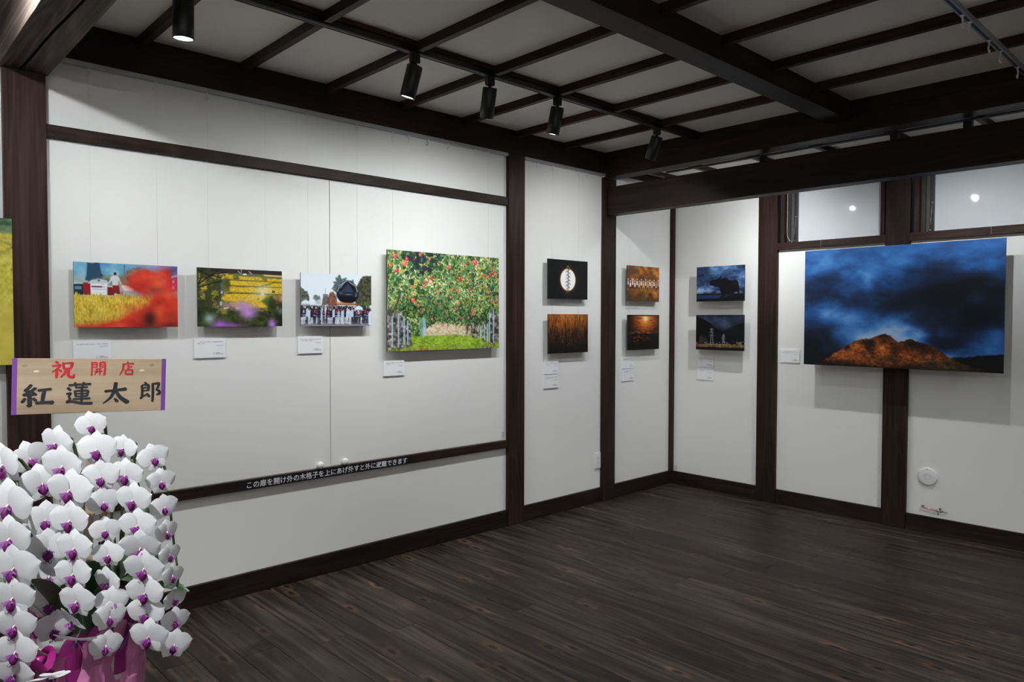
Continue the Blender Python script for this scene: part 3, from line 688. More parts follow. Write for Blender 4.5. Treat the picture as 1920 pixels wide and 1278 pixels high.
def paint_festival():
    c = Canvas(240, 160); U, V = c.U, c.V
    c.grad([(0, (214, 226, 236)), (0.5, (224, 232, 238)), (1, (206, 214, 220))])
    n = c.noise(31, 22, 16, 5, 0.6)
    tree = lambda pts, lo, hi, w=0.10: c.put(c.poly(pts, 0.012, (n-0.5)*w), ramp(c.noise(32, 40, 28, 3), [(0.2, lo), (0.8, hi)]))
    tree([(0, 0.27), (0.04, 0.30), (0.09, 0.36), (0.115, 0.46), (0.11, 0.55), (0, 0.60)], (44, 56, 54), (120, 124, 112))
    tree([(0.165, 0.50), (0.175, 0.43), (0.215, 0.385), (0.255, 0.42), (0.27, 0.50), (0.20, 0.53)], (72, 92, 92), (134, 146, 138))
    c.put(c.poly([(0.20, 0.515), (0.27, 0.51), (0.27, 0.58), (0.20, 0.58)]), (176, 192, 202))
    c.put(c.line(0.335, 0.28, 0.335, 0.42, 0.004), (120, 132, 142)); c.put(c.poly([(0.30, 0.39), (0.37, 0.39), (0.37, 0.48), (0.30, 0.48)]), (110, 124, 132))
    tree([(0.28, 0.6), (0.30, 0.45), (0.36, 0.42), (0.42, 0.46), (0.45, 0.6)], (60, 70, 66), (120, 124, 112))
    tree([(0.345, 0.6), (0.35, 0.46), (0.40, 0.36), (0.44, 0.33), (0.49, 0.42), (0.50, 0.6)], (90, 56, 50), (152, 104, 88))
    tree([(0.42, 0.28), (0.46, 0.20), (0.44, 0.17), (0.49, 0.14), (0.475, 0.07), (0.53, 0.02), (0.56, 0.08), (0.64, 0.05), (0.62, 0.12), (0.66, 0.14), (0.73, 0.09), (0.74, 0.16), (0.76, 0.22), (0.70, 0.3), (0.5, 0.36)], (46, 64, 66), (112, 132, 130), 0.08)
    c.put(c.line(0.54, 0.02, 0.56, 0.2, 0.006), (96, 80, 84))
    tree([(0.76, 0.6), (0.77, 0.24), (0.83, 0.10), (0.88, 0.03), (0.91, 0.0), (1, 0.0), (1, 0.62), (0.80, 0.62)], (30, 36, 28), (98, 96, 70), 0.08)
    c.put(c.line(0.86, 0.18, 1.0, 0.12, 0.004), (50, 50, 46)); c.put(c.glow(0.92, 0.57, 0.06, 0.04), (80, 130, 50), 0.8)
    # big black figurehead
    c.put(c.poly([(0.485, 0.40), (0.50, 0.28), (0.54, 0.18), (0.60, 0.14), (0.65, 0.105), (0.70, 0.15), (0.76, 0.19), (0.795, 0.30), (0.81, 0.42), (0.78, 0.50), (0.72, 0.545), (0.62, 0.56), (0.54, 0.52)], 0.012), (22, 26, 36))
    c.put(c.poly([(0.53, 0.28), (0.55, 0.20), (0.60, 0.155), (0.615, 0.19), (0.56, 0.28)], 0.014), (126, 140, 160), 0.8)
    c.put(c.curve([(0.505, 0.33), (0.53, 0.22), (0.59, 0.165), (0.65, 0.12), (0.70, 0.17), (0.765, 0.22), (0.79, 0.33)], 0.006), (200, 214, 228), 0.9)
    c.put(c.curve([(0.545, 0.30), (0.60, 0.20), (0.65, 0.14), (0.70, 0.21), (0.745, 0.33)], 0.014), (8, 10, 16))
    c.put(c.poly([(0.56, 0.32), (0.61, 0.24), (0.655, 0.165), (0.70, 0.25), (0.74, 0.34), (0.70, 0.36), (0.60, 0.36)], 0.02), (48, 56, 76))
    c.put(c.curve([(0.545, 0.33), (0.57, 0.35), (0.66, 0.355), (0.74, 0.35), (0.765, 0.36)], 0.006), (10, 12, 18))
    c.put(c.glow(0.66, 0.385, 0.06, 0.014), (120, 134, 156), 0.75); c.put(c.glow(0.55, 0.36, 0.03, 0.03), (104, 118, 140), 0.7); c.put(c.glow(0.77, 0.40, 0.016, 0.06), (116, 130, 156), 0.7)
    c.put(c.poly([(0.49, 0.42), (0.56, 0.44), (0.66, 0.42), (0.76, 0.44), (0.80, 0.42), (0.77, 0.50), (0.70, 0.55), (0.60, 0.55), (0.53, 0.50)], 0.02), (14, 16, 24))
    c.put(c.line(0.48, 0.55, 0.78, 0.565, 0.012), (192, 120, 50)); c.put(c.line(0.50, 0.58, 0.76, 0.58, 0.010), (110, 66, 34))
    # road and crowd
    c.put(step(V, 0.91, 0.93), (128, 126, 134))
    c.put(step(V, 0.585, 0.63)*step(0.93 - V, 0, 0.02), ramp(c.noise(33, 70, 20, 3, 0.8), [(0.25, (24, 26, 38)), (0.5, (70, 70, 84)), (0.75, (196, 198, 208))]))
    rng = random.Random(5)
    for rowk, (n_, base, hh) in enumerate(((40, 0.86, 0.25), (30, 0.945, 0.31))):
        for k in range(n_):
            x = (k + 0.5)/n_ + rng.uniform(-0.011, 0.011); bt = base + rng.uniform(-0.012, 0.012); H = hh*rng.uniform(0.9, 1.08); wd_ = 0.0165*rng.uniform(0.85, 1.15)
            top = bt - H
            white = rng.random() < 0.27
            coat = rng.choice([(186, 200, 222), (206, 212, 224), (160, 178, 206)]) if white else rng.choice([(24, 28, 52), (20, 22, 40), (32, 38, 68), (26, 26, 32)])
            pants = rng.choice([(206, 212, 226), (190, 198, 216), (30, 30, 40), (222, 224, 232), (36, 40, 58)])
            lg = 0.38*H
            for sgn in (-1, 1): c.put(c.line(x + sgn*wd_*0.45, bt - lg, x + sgn*wd_*0.62, bt, wd_*0.55, 0.006), pants)
            c.put(c.poly([(x-wd_*1.05, top+0.24*H), (x-wd_*0.45, top+0.16*H), (x+wd_*0.45, top+0.16*H), (x+wd_*1.05, top+0.24*H), (x+wd_*1.2, bt-lg), (x-wd_*1.2, bt-lg)]), coat)
            if not white and rng.random() < 0.75:
                c.put(c.poly([(x-wd_*0.6, top+0.24*H), (x+wd_*0.6, top+0.24*H), (x+wd_*0.6, top+0.42*H), (x-wd_*0.6, top+0.42*H)]), rng.choice([(196, 70, 72), (206, 96, 92), (206, 200, 208), (190, 80, 80)]), 0.85)
                c.put(c.line(x-wd_, top+0.54*H, x+wd_, top+(0.52+rng.uniform(0, 0.05))*H, 0.007), (206, 210, 222), 0.8)
            c.put(c.ell(x, top+0.08*H, wd_*0.62, 0.075*H, 0.2), rng.choice([(206, 208, 214), (50, 44, 46), (150, 116, 104), (30, 28, 34), (36, 34, 42), (140, 108, 98)]))
    for x, y, rx in ((0.065, 0.545, 0.065), (0.81, 0.64, 0.07)):
        c.put(c.poly([(x-rx, y+0.055), (x-rx*0.75, y-0.01), (x, y-0.045), (x+rx*0.75, y-0.01), (x+rx, y+0.055), (x, y+0.04)], 0.01), (216, 226, 234)); c.put(c.line(x-rx*0.8, y+0.045, x+rx*0.8, y+0.045, 0.010), (140, 160, 170), 0.8)
    c.put(c.poly([(0.95, 0.76), (0.975, 0.70), (1, 0.70), (1, 1), (0.955, 0.97)]), (206, 220, 240)); c.put(c.ell(0.985, 0.615, 0.015, 0.03, 0.2), (222, 226, 232))
    return c

def paint_orchard():
    c = Canvas(340, 230); U, V = c.U, c.V
    n = c.noise(41, 95, 66, 2, 0.8); m = c.noise(42, 14, 10, 4)
    f = np.clip(0.5 + (n - 0.5)*1.15 + (m - 0.5)*0.7 - 0.04, 0, 1)
    c.a = ramp(f, [(0.10, (22, 38, 26)), (0.32, (52, 84, 44)), (0.5, (92, 128, 64)), (0.66, (134, 160, 88)), (0.8, (196, 204, 150)), (0.95, (240, 240, 224))])
    c.put(step(c.noise(43, 40, 30, 3), 0.58, 0.68)*step(0.7 - V, 0, 0.2), (206, 180, 64), 0.55)
    c.put(step(c.noise(44, 90, 62, 2), 0.60, 0.70)*step(0.62 - V, 0, 0.2), (238, 230, 214), 0.55)
    c.put(c.glow(0.42, 0.60, 0.14, 0.14), ramp(n, [(0.3, (28, 50, 34)), (0.7, (84, 118, 70))]), 0.8)
    c.put(c.glow(0.68, 0.66, 0.12, 0.10), ramp(n, [(0.3, (30, 54, 38)), (0.7, (92, 124, 78))]), 0.8)
    rng = random.Random(3)
    # grass, pale hedge
    g = c.noise(45, 60, 70, 3)
    c.put(c.poly([(0.28, 0.78), (0.40, 0.72), (0.6, 0.74), (0.72, 0.76), (0.72, 0.85), (0.28, 0.86)], 0.02, (n-0.5)*0.08), ramp(g, [(0.2, (180, 160, 120)), (0.8, (232, 220, 196))]))
    edge = 0.845 + 0.02*(m - 0.5)
    c.put(step(V - edge - 0.25*np.abs(U - 0.5)*0.15, -0.015, 0.02), ramp(np.clip(g*0.7 + m*0.4, 0, 1), [(0.2, (82, 112, 34)), (0.5, (134, 170, 48)), (0.8, (176, 204, 72))]))
    c.put(step(V, 0.93, 0.99)*step(n, 0.45, 0.6), (112, 104, 64), 0.5)
    c.put(step(V, 0.88, 0.96)*(step(0.22 - U, 0, 0.1) + step(U, 0.78, 0.92))*step(n, 0.42, 0.55), (96, 84, 60), 0.7)
    # trunks and light blue stakes
    bark = ramp(c.noise(46, 50, 40, 3), [(0.25, (38, 32, 32)), (0.55, (112, 102, 98)), (0.8, (214, 206, 204))])
    for p in ([(0, 0.5), (0.03, 0.62), (0.05, 0.98), (0, 0.98)], [(0.045, 0.62), (0.08, 0.60), (0.09, 0.95), (0.05, 0.97)], [(0.09, 0.64), (0.125, 0.60), (0.13, 0.97), (0.085, 0.98)], [(0.135, 0.72), (0.185, 0.70), (0.20, 0.95), (0.15, 0.97)],
              [(0.90, 0.62), (0.97, 0.56), (0.985, 0.93), (0.91, 0.95)], [(0.84, 0.70), (0.88, 0.68), (0.87, 0.92), (0.83, 0.92)], [(0.735, 0.72), (0.77, 0.70), (0.765, 0.88), (0.735, 0.88)], [(0.775, 0.74), (0.80, 0.72), (0.80, 0.88), (0.77, 0.88)], [(0.68, 0.74), (0.70, 0.74), (0.70, 0.84), (0.68, 0.84)], [(0.98, 0.6), (1, 0.6), (1, 0.9), (0.985, 0.92)]):
        c.put(c.poly(p, 0.01, (n-0.5)*0.05), bark)
    c.put(c.curve([(0.02, 0.64), (0.07, 0.56), (0.10, 0.45)], 0.015), (70, 60, 56), 0.8); c.put(c.curve([(0.91, 0.40), (0.95, 0.42), (1.0, 0.40)], 0.012), (40, 34, 32), 0.9)
    for x, y0, y1 in ((0.04, 0.66, 0.94), (0.09, 0.63, 0.955), (0.135, 0.66, 0.93), (0.165, 0.70, 0.93), (0.298, 0.67, 0.86), (0.31, 0.68, 0.84), (0.855, 0.74, 0.90), (0.885, 0.74, 0.92), (0.905, 0.58, 0.93), (0.945, 0.58, 0.935), (0.815, 0.76, 0.88)):
        c.put(c.line(x, y0, x, y1, 0.007), (160, 196, 224))
    c.put(c.poly([(0.26, 0.68), (0.295, 0.68), (0.295, 0.86), (0.265, 0.84)]), (120, 168, 150), 0.7)
    # dark leaves near the lens
    for k in range(46):
        x, y = rng.gauss(0.28, 0.08), abs(rng.gauss(0.10, 0.09))
        c.put(c.ell(x, y, rng.uniform(0.012, 0.024), rng.uniform(0.02, 0.034), 0.15, rng.uniform(0, 3)), rng.choice([(40, 40, 58), (34, 46, 48), (48, 44, 66), (44, 74, 50), (30, 56, 42)]), 0.92)
    for k in range(150):
        x, y = rng.uniform(0, 1), rng.uniform(0, 0.62)
        c.put(c.ell(x, y, rng.uniform(0.008, 0.018), rng.uniform(0.014, 0.028), 0.2, rng.uniform(0, 3)), rng.choice([(44, 96, 58), (66, 118, 66), (96, 146, 84), (38, 80, 52), (120, 158, 96)]), 0.85)
    apples = [(0.06, 0.06, 1.3), (0.14, 0.13, 1.35), (0.16, 0.085, 1.0), (0.08, 0.20, 1.1), (0.025, 0.155, 0.8), (0.27, 0.03, 0.9), (0.21, 0.49, 1.2), (0.205, 0.355, 0.7), (0.255, 0.545, 0.6), (0.36, 0.26, 1.0), (0.305, 0.31, 0.8), (0.335, 0.30, 0.7), (0.30, 0.345, 0.8),
              (0.515, 0.14, 1.1), (0.765, 0.07, 1.5), (0.62, 0.25, 1.2), (0.72, 0.26, 0.7), (0.84, 0.20, 0.9), (0.91, 0.19, 1.0), (0.94, 0.17, 1.0), (0.885, 0.225, 0.8), (0.925, 0.13, 0.7), (0.97, 0.18, 0.8), (0.42, 0.40, 0.9), (0.60, 0.38, 0.9), (0.535, 0.45, 0.8),
              (0.715, 0.36, 0.7), (0.755, 0.41, 0.6), (0.88, 0.38, 0.7), (0.895, 0.395, 0.6), (0.925, 0.475, 1.0), (0.985, 0.47, 0.9), (0.61, 0.51, 0.8), (0.58, 0.57, 0.7), (0.735, 0.59, 0.8), (0.755, 0.59, 0.7), (0.745, 0.625, 0.8), (0.63, 0.67, 0.6), (0.70, 0.665, 0.6), (0.705, 0.78, 0.7),
              (0.49, 0.60, 0.6), (0.37, 0.68, 0.7), (0.46, 0.745, 0.5), (0.52, 0.81, 0.5), (0.26, 0.60, 0.6), (0.305, 0.585, 0.6), (0.66, 0.10, 0.7), (0.69, 0.07, 0.6), (0.43, 0.12, 0.7), (0.35, 0.065, 0.7), (0.80, 0.66, 0.5), (0.93, 0.05, 0.6), (0.415, 0.52, 0.5), (0.27, 0.99, 0.9), (0.32, 0.985, 0.8), (0.40, 1.0, 0.9), (0.86, 0.33, 0.5), (0.56, 0.36, 0.6)]
    for x, y, s in apples:
        r = 0.0138*s
        col = rng.choice([(214, 66, 62), (222, 92, 84), (200, 52, 60), (226, 108, 84), (212, 78, 88)])
        c.put(c.ell(x, y, r, r*1.5, 0.18), col, 0.95); c.put(c.ell(x - r*0.3, y - r*0.5, r*0.4, r*0.55, 0.5), (246, 190, 170), 0.6)
    return c

def paint_moon():
    c = Canvas(170, 112, (17, 17, 18)); 
    c.put(c.ell(0.495, 0.505, 0.215, 0.32, 0.35), (64, 44, 26), 0.75); c.put(c.ell(0.495, 0.505, 0.192, 0.285, 0.07), (232, 170, 96)); c.put(c.ell(0.495, 0.505, 0.182, 0.27, 0.03), (252, 250, 244))
    c.put(c.curve([(0.50, 1.0), (0.495, 0.7), (0.50, 0.4), (0.495, 0.18)], 0.013), (40, 34, 28))
    rng = random.Random(2)
    for k in range(17):
        y = 0.19 + k*0.045; s = 1 if k % 2 else -1; L = rng.uniform(0.035, 0.06)
        c.put(c.curve([(0.497, y+0.03), (0.497+s*L*0.7, y-0.005), (0.497+s*L, y+0.035)], 0.007, 0.006), rng.choice([(52, 40, 28), (120, 92, 46), (34, 28, 24)]))
    c.put(c.curve([(0.47, 0.22), (0.475, 0.17), (0.50, 0.15), (0.525, 0.19), (0.52, 0.24)], 0.012), (120, 96, 66))
    return c

def paint_reeds():
    c = Canvas(170, 112); U, V = c.U, c.V
    s = c.noise(51, 70, 7, 3, 0.7); m = c.noise(52, 9, 6, 3)
    lum = np.clip(0.72 - 0.85*V + (s - 0.5)*0.9 + (m - 0.5)*0.25 + 0.15*np.exp(-((U-0.45)/0.3)**2)*(1-V), 0, 1)
    c.a = ramp(lum, [(0, (14, 11, 10)), (0.25, (38, 26, 18)), (0.5, (96, 56, 24)), (0.75, (160, 88, 28)), (1, (206, 118, 42))])
    rng = random.Random(9)
    for k in range(70):
        x, y = rng.random(), rng.uniform(0.1, 1.0); L = rng.uniform(0.08, 0.3)
        c.put(c.line(x, y, x + rng.uniform(-0.03, 0.03), y - L, 0.004), rng.choice([(150, 92, 40), (120, 70, 30), (176, 116, 60), (16, 12, 10), (20, 15, 12)]), 0.6*(1.15-y*0.7))
    for k in range(14): c.put(c.ell(rng.random(), rng.uniform(0.45, 0.8), 0.008, 0.014, 0.3), (190, 84, 30), 0.8)
    return c

def paint_children():
    c = Canvas(170, 112); U, V = c.U, c.V
    n = c.noise(61, 7, 6, 3); 
    c.a = ramp(np.clip(n*1.3 - 0.15, 0, 1), [(0, (54, 36, 22)), (0.4, (112, 68, 30)), (0.65, (168, 104, 38)), (1, (206, 150, 62))])
    c.put(c.glow(0.15, 0.15, 0.25, 0.2), (92, 66, 56), 0.7); c.put(c.glow(0.5, 0.95, 0.12, 0.2), (84, 88, 36), 0.7); c.put(c.glow(0.05, 0.9, 0.25, 0.25), (66, 50, 34), 0.8)
    c.put(c.glow(0.55, 0.62, 0.12, 0.1), (150, 128, 44), 0.6)
    c.put(step(V, 0.64, 0.66)*step(0.72 - V, 0, 0.05), (150, 90, 48), 0.8)
    rng = random.Random(4)
    for k in range(15):
        x = 0.03 + k*0.067; y = 0.40 + (0.05 if k % 2 else 0)
        c.put(c.poly([(x-0.017, y+0.14), (x+0.017, y+0.14), (x+0.014, y+0.24), (x-0.014, y+0.24)]), rng.choice([(70, 46, 40), (52, 40, 40), (110, 74, 60)]))
        c.put(c.poly([(x-0.02, y+0.03), (x+0.02, y+0.03), (x+0.021, y+0.14), (x-0.021, y+0.14)]), rng.choice([(236, 230, 226), (226, 220, 214), (206, 176, 160), (240, 236, 232)]))
        c.put(c.ell(x, y-0.005, 0.014, 0.028, 0.2), (170, 120, 90)); c.put(c.ell(x, y-0.02, 0.014, 0.018, 0.2), (244, 240, 236))
    c.put(c.curve([(0.145, 0.43), (0.14, 0.37)], 0.010), (226, 200, 180)); c.put(c.curve([(0.185, 0.43), (0.19, 0.37)], 0.010), (226, 200, 180))
    c.put(c.glow(0.62, 0.50, 0.06, 0.06), (150, 136, 50), 0.45); c.put(c.glow(0.95, 0.48, 0.05, 0.10), (170, 130, 70), 0.5)
    return c

def paint_sunset():
    c = Canvas(170, 112); U, V = c.U, c.V
    g = np.exp(-(((U-0.56)/0.42)**2 + ((V-0.10)/0.45)**2))
    s = c.noise(71, 8, 60, 3, 0.7)
    lum = np.clip(g*0.95 + (s - 0.5)*0.35*step(0.6 - V, -0.1, 0.2) - 0.06, 0, 1)
    c.a = ramp(lum, [(0, (12, 9, 9)), (0.25, (60, 30, 14)), (0.5, (140, 70, 26)), (0.75, (206, 118, 46)), (1, (244, 180, 90))])
    for k in range(24): c.put(c.line(k/24.0, 0.05, k/24.0, 0.5, 0.003), (70, 36, 18), 0.5)
    for k in range(5): c.put(c.line(0, 0.12+k*0.075, 1, 0.12+k*0.075, 0.002), (60, 32, 16), 0.35)
    c.put(step(V, 0.5, 0.58), (11, 9, 9), 0.85)
    b = c.noise(72, 18, 40, 3, 0.75)
    c.put(step(b, 0.56, 0.68)*np.exp(-((V-0.51)/0.05)**2)*np.exp(-((U-0.5)/0.4)**2), (244, 176, 96), 1.0)
    c.put(step(b, 0.58, 0.70)*np.exp(-((V-0.66)/0.14)**2)*np.exp(-((U-0.45)/0.3)**2), (196, 110, 50), 0.8)
    c.put(step(b, 0.62, 0.7)*c.glow(0.15, 0.68, 0.14, 0.06), (190, 100, 46), 0.9)
    c.put(c.ell(0.56, 0.11, 0.06, 0.075, 0.7), (255, 232, 176)); c.put(step(0.035 - V, -0.01, 0.01), (22, 13, 12))
    c.put(c.line(0.30, 0.10, 0.42, 0.10, 0.012), (70, 36, 18)); c.put(c.line(0.30, 0.22, 0.40, 0.22, 0.010), (70, 36, 18)); c.put(c.line(0.70, 0.16, 0.78, 0.16, 0.010), (90, 44, 20))
    return c

def paint_ox():
    c = Canvas(180, 120); U, V = c.U, c.V
    n = c.noise(81, 5, 6, 5, 0.55)
    c.a = ramp(np.clip((n - 0.28)*2.1, 0, 1), [(0, (20, 32, 54)), (0.45, (42, 66, 104)), (0.75, (78, 112, 158)), (1, (136, 166, 200))])
    c.put(c.glow(0.5, 0.12, 0.3, 0.15), (92, 128, 172), 0.45); c.put(np.exp(-((V-0.72)/0.06)**2)*step(n, 0.3, 0.6), (170, 182, 204), 0.7)
    c.put(c.poly([(0, 0.79), (0.2, 0.765), (0.4, 0.785), (0.6, 0.78), (1, 0.78), (1, 0.82), (0, 0.82)], 0.01), (14, 18, 30))
    c.put(step(V, 0.81, 0.825), (36, 48, 84)); c.put(step(V + 0.02*(U-0.5), 0.90, 0.92), (12, 13, 18))
    ox = [(0.275, 0.49), (0.28, 0.43), (0.31, 0.40), (0.36, 0.39), (0.355, 0.365), (0.385, 0.385), (0.42, 0.375), (0.47, 0.355), (0.505, 0.31), (0.525, 0.27), (0.535, 0.285), (0.525, 0.34), (0.495, 0.375), (0.53, 0.37), (0.58, 0.345), (0.63, 0.345), (0.665, 0.39), (0.70, 0.425),
          (0.76, 0.42), (0.81, 0.405), (0.845, 0.42), (0.875, 0.49), (0.89, 0.60), (0.895, 0.74), (0.905, 0.84), (0.87, 0.84), (0.865, 0.76), (0.83, 0.74), (0.79, 0.77), (0.75, 0.80), (0.66, 0.80), (0.61, 0.78), (0.60, 0.90), (0.55, 0.90), (0.53, 0.78), (0.50, 0.66), (0.48, 0.60), (0.42, 0.585), (0.36, 0.555), (0.30, 0.545)]
    c.put(c.poly(ox, 0.008), (13, 13, 17)); c.put(c.poly([(0.5, 0.86), (0.95, 0.80), (1, 0.82), (1, 0.95), (0.5, 0.95)], 0.01), (12, 13, 17))
    c.put(c.glow(0.62, 0.87, 0.03, 0.02), (50, 66, 92), 0.8)
    return c

def paint_pylons():
    c = Canvas(180, 120); U, V = c.U, c.V
    n = c.noise(91, 5, 4, 5)
    c.a = ramp(np.clip((n-0.25)*1.8, 0, 1), [(0, (22, 28, 42)), (0.5, (38, 48, 68)), (1, (72, 82, 104))])
    h = (c.noise(92, 30, 3, 3) - 0.5)*0.03
    c.put(c.poly([(0, 0.02), (0.08, 0.08), (0.2, 0.14), (0.33, 0.26), (0.45, 0.38), (0.55, 0.45), (0.66, 0.40), (0.8, 0.30), (0.92, 0.24), (1, 0.20), (1, 1), (0, 1)], 0.012, h), (11, 12, 15))
    c.put(c.glow(0.63, 0.35, 0.12, 0.07), (84, 92, 110), 0.3)
    c.put(step(V, 0.82, 0.84)*step(0.93 - V, 0, 0.02), ramp(c.noise(93, 40, 20, 3), [(0.2, (66, 52, 34)), (0.8, (150, 122, 78))])); c.put(step(V, 0.90, 0.93), (18, 15, 13))
    c.put(c.line(0.2, 0.825, 0.72, 0.83, 0.006), (190, 184, 170), 0.7)
    for x, y0, y1, w in ((0.34, 0.38, 0.82, 0.032), (0.585, 0.55, 0.80, 0.022)):
        for s in (-1, 1): c.put(c.curve([(x+s*w*1.05, y1), (x+s*w*0.4, y0+(y1-y0)*0.45), (x+s*w*0.25, y0)], 0.0035, 0.004), (196, 200, 204))
        for k in range(3):
            yy = y0 + (y1-y0)*(0.06 + 0.19*k); ww = w*(1.1+0.35*k) if k < 2 else w*1.6
            c.put(c.curve([(x-ww, yy+0.03), (x-ww*0.9, yy), (x+ww*0.9, yy), (x+ww, yy+0.03)], 0.003, 0.005), (180, 184, 188), 0.9)
        for k in range(4): c.put(c.line(x-w*0.5, y0+(y1-y0)*(0.45+k*0.14), x+w*0.6, y0+(y1-y0)*(0.58+k*0.13), 0.003), (170, 174, 178), 0.8)
    c.put(c.ell(0.12, 0.70, 0.05, 0.10, 0.4, 0, (n-0.5)*0.2), (66, 58, 50), 0.8); c.put(c.ell(0.20, 0.72, 0.05, 0.09, 0.4), (70, 50, 38), 0.7)
    rng = random.Random(6)
    for k in range(46):
        x = rng.random(); y = rng.uniform(0.74, 0.83); c.put(c.ell(x, y, 0.006, 0.010, 0.4), rng.choice([(230, 214, 180), (200, 120, 70), (180, 190, 220), (120, 70, 50), (240, 236, 224)]), 0.8)
    c.put(c.poly([(0.87, 0.76), (0.94, 0.75), (0.94, 0.82), (0.87, 0.82)]), (150, 110, 96), 0.8); c.put(c.line(0.86, 0.70, 0.86, 0.82, 0.004), (150, 150, 150), 0.8)
    return c

def paint_mountain():
    c = Canvas(440, 290); U, V = c.U, c.V
    n = c.noise(101, 4, 5, 6, 0.52); n2 = c.noise(102, 8, 9, 5, 0.55); n3 = c.noise(109, 3, 3, 3, 0.5)
    lum = np.full_like(U, 0.40)
    # slow light and shade of the cloud deck
    for cx, cy, rx, ry, k in ((0.35, 0.05, 0.5, 0.16, 0.26), (0.8, 0.10, 0.3, 0.14, 0.20), (0.36, 0.30, 0.035, 0.09, 0.30), (0.05, 0.16, 0.12, 0.10, 0.18), (0.13, 0.54, 0.08, 0.10, 0.24), (0.22, 0.56, 0.14, 0.10, 0.20), (0.30, 0.42, 0.10, 0.06, 0.14),
                              (0.42, 0.62, 0.16, 0.10, 0.22), (0.38, 0.76, 0.12, 0.09, 0.38), (0.52, 0.74, 0.10, 0.12, 0.45), (0.60, 0.82, 0.07, 0.07, 0.38), (0.33, 0.80, 0.08, 0.06, 0.25), (0.97, 0.70, 0.07, 0.05, 0.42), (0.62, 0.72, 0.03, 0.03, 0.22), (0.82, 0.93, 0.14, 0.05, 0.40), (0.88, 0.82, 0.12, 0.06, 0.16),
                              (0.15, 0.38, 0.13, 0.12, -0.26), (0.33, 0.42, 0.10, 0.08, -0.20), (0.75, 0.42, 0.25, 0.18, -0.34), (0.50, 0.48, 0.16, 0.08, -0.22), (0.80, 0.62, 0.2, 0.10, -0.26), (0.08, 0.86, 0.14, 0.14, -0.36), (0.25, 0.90, 0.12, 0.10, -0.22), (0.76, 0.80, 0.10, 0.06, -0.28), (0.02, 0.70, 0.06, 0.10, -0.14)):
        lum = lum + k*np.exp(-(((U-cx)/rx)**2 + ((V-cy)/ry)**2))
    lum = np.clip(lum + (n - 0.5)*0.66 + (n2 - 0.5)*0.46, 0, 1)
    c.a = ramp(lum, [(0, (9, 14, 24)), (0.25, (17, 30, 52)), (0.42, (24, 52, 92)), (0.58, (36, 82, 140)), (0.75, (62, 118, 180)), (1, (150, 178, 206))])
    pale = np.exp(-(((U-0.50)/0.14)**2 + ((V-0.75)/0.09)**2)) + 0.8*np.exp(-(((U-0.61)/0.06)**2 + ((V-0.80)/0.07)**2)) + 0.6*np.exp(-(((U-0.80)/0.14)**2 + ((V-0.92)/0.035)**2))
    c.put(np.clip(pale, 0, 1)*step(n2, 0.35, 0.62), (134, 156, 184), 0.75)
    c.put(step(V, 0, 0.02)*0 + np.exp(-((V)/0.10)**2), (52, 98, 160), 0.35)
    h = (c.noise(103, 60, 2, 3, 0.7) - 0.5)*0.022
    c.put(c.poly([(-0.1, 0.885), (0.06, 0.885), (0.18, 0.90), (0.30, 0.96), (0.30, 1.1), (-0.1, 1.1)], 0.01, h), (10, 12, 18), 0.92)
    c.put(c.poly([(0.74, 0.90), (0.85, 0.885), (0.95, 0.865), (1.1, 0.85), (1.1, 1.2), (0.74, 1.2)], 0.006, h), (12, 12, 14))
    mt = [(0.04, 1.02), (0.10, 0.97), (0.155, 0.915), (0.21, 0.86), (0.25, 0.82), (0.29, 0.785), (0.33, 0.765), (0.37, 0.76), (0.40, 0.745), (0.425, 0.725), (0.455, 0.722), (0.475, 0.735), (0.50, 0.765), (0.525, 0.785), (0.555, 0.765), (0.585, 0.76), (0.61, 0.775), (0.655, 0.80), (0.70, 0.825), (0.745, 0.875), (0.80, 0.925), (0.87, 0.965), (0.94, 0.995), (0.98, 1.02), (0.98, 1.2), (0.04, 1.2)]
    mk = c.poly(mt, 0.004, h)
    t = c.noise(104, 70, 60, 3, 0.75); b = c.noise(105, 16, 12, 4)
    ridge = np.clip(0.5 + 0.9*(b - 0.5) + 0.8*(t - 0.5), 0, 1)
    au = ramp(ridge, [(0.05, (18, 9, 7)), (0.32, (54, 26, 13)), (0.52, (102, 49, 19)), (0.72, (148, 76, 28)), (0.97, (196, 128, 54))])
    c.put(mk, au)
    dark = np.clip(np.exp(-(((U-0.455)/0.05)**2 + ((V-0.735)/0.025)**2)) + 1.1*np.exp(-(((U-0.60)/0.07)**2 + ((V-0.80)/0.035)**2)) + 1.3*step(V + (b-0.5)*0.12 + 0.12*np.abs(U-0.42), 0.965, 1.03) + 0.8*np.exp(-(((U-0.66)/0.06)**2+((V-0.85)/0.035)**2)) + 0.9*np.exp(-(((U-0.36)/0.05)**2 + ((V-0.79)/0.02)**2)) + 0.55*np.exp(-(((U-0.5)/0.025)**2 + ((V-0.85)/0.05)**2)), 0, 1)
    c.put(mk*dark, (17, 12, 10), 0.88)
    c.put(mk*np.exp(-(((U-0.74)/0.12)**2 + ((V-0.96)/0.05)**2)), ramp(t, [(0.2, (20, 20, 12)), (0.8, (86, 74, 32))]), 0.85)
    c.put(mk*np.exp(-(((U-0.45)/0.08)**2 + ((V-0.93)/0.03)**2)), (44, 40, 20), 0.5)
    c.put(mk*step(V, 0.985, 1.01)*step(0.78 - U, 0, 0.1), (13, 10, 9), 0.9)
    return c

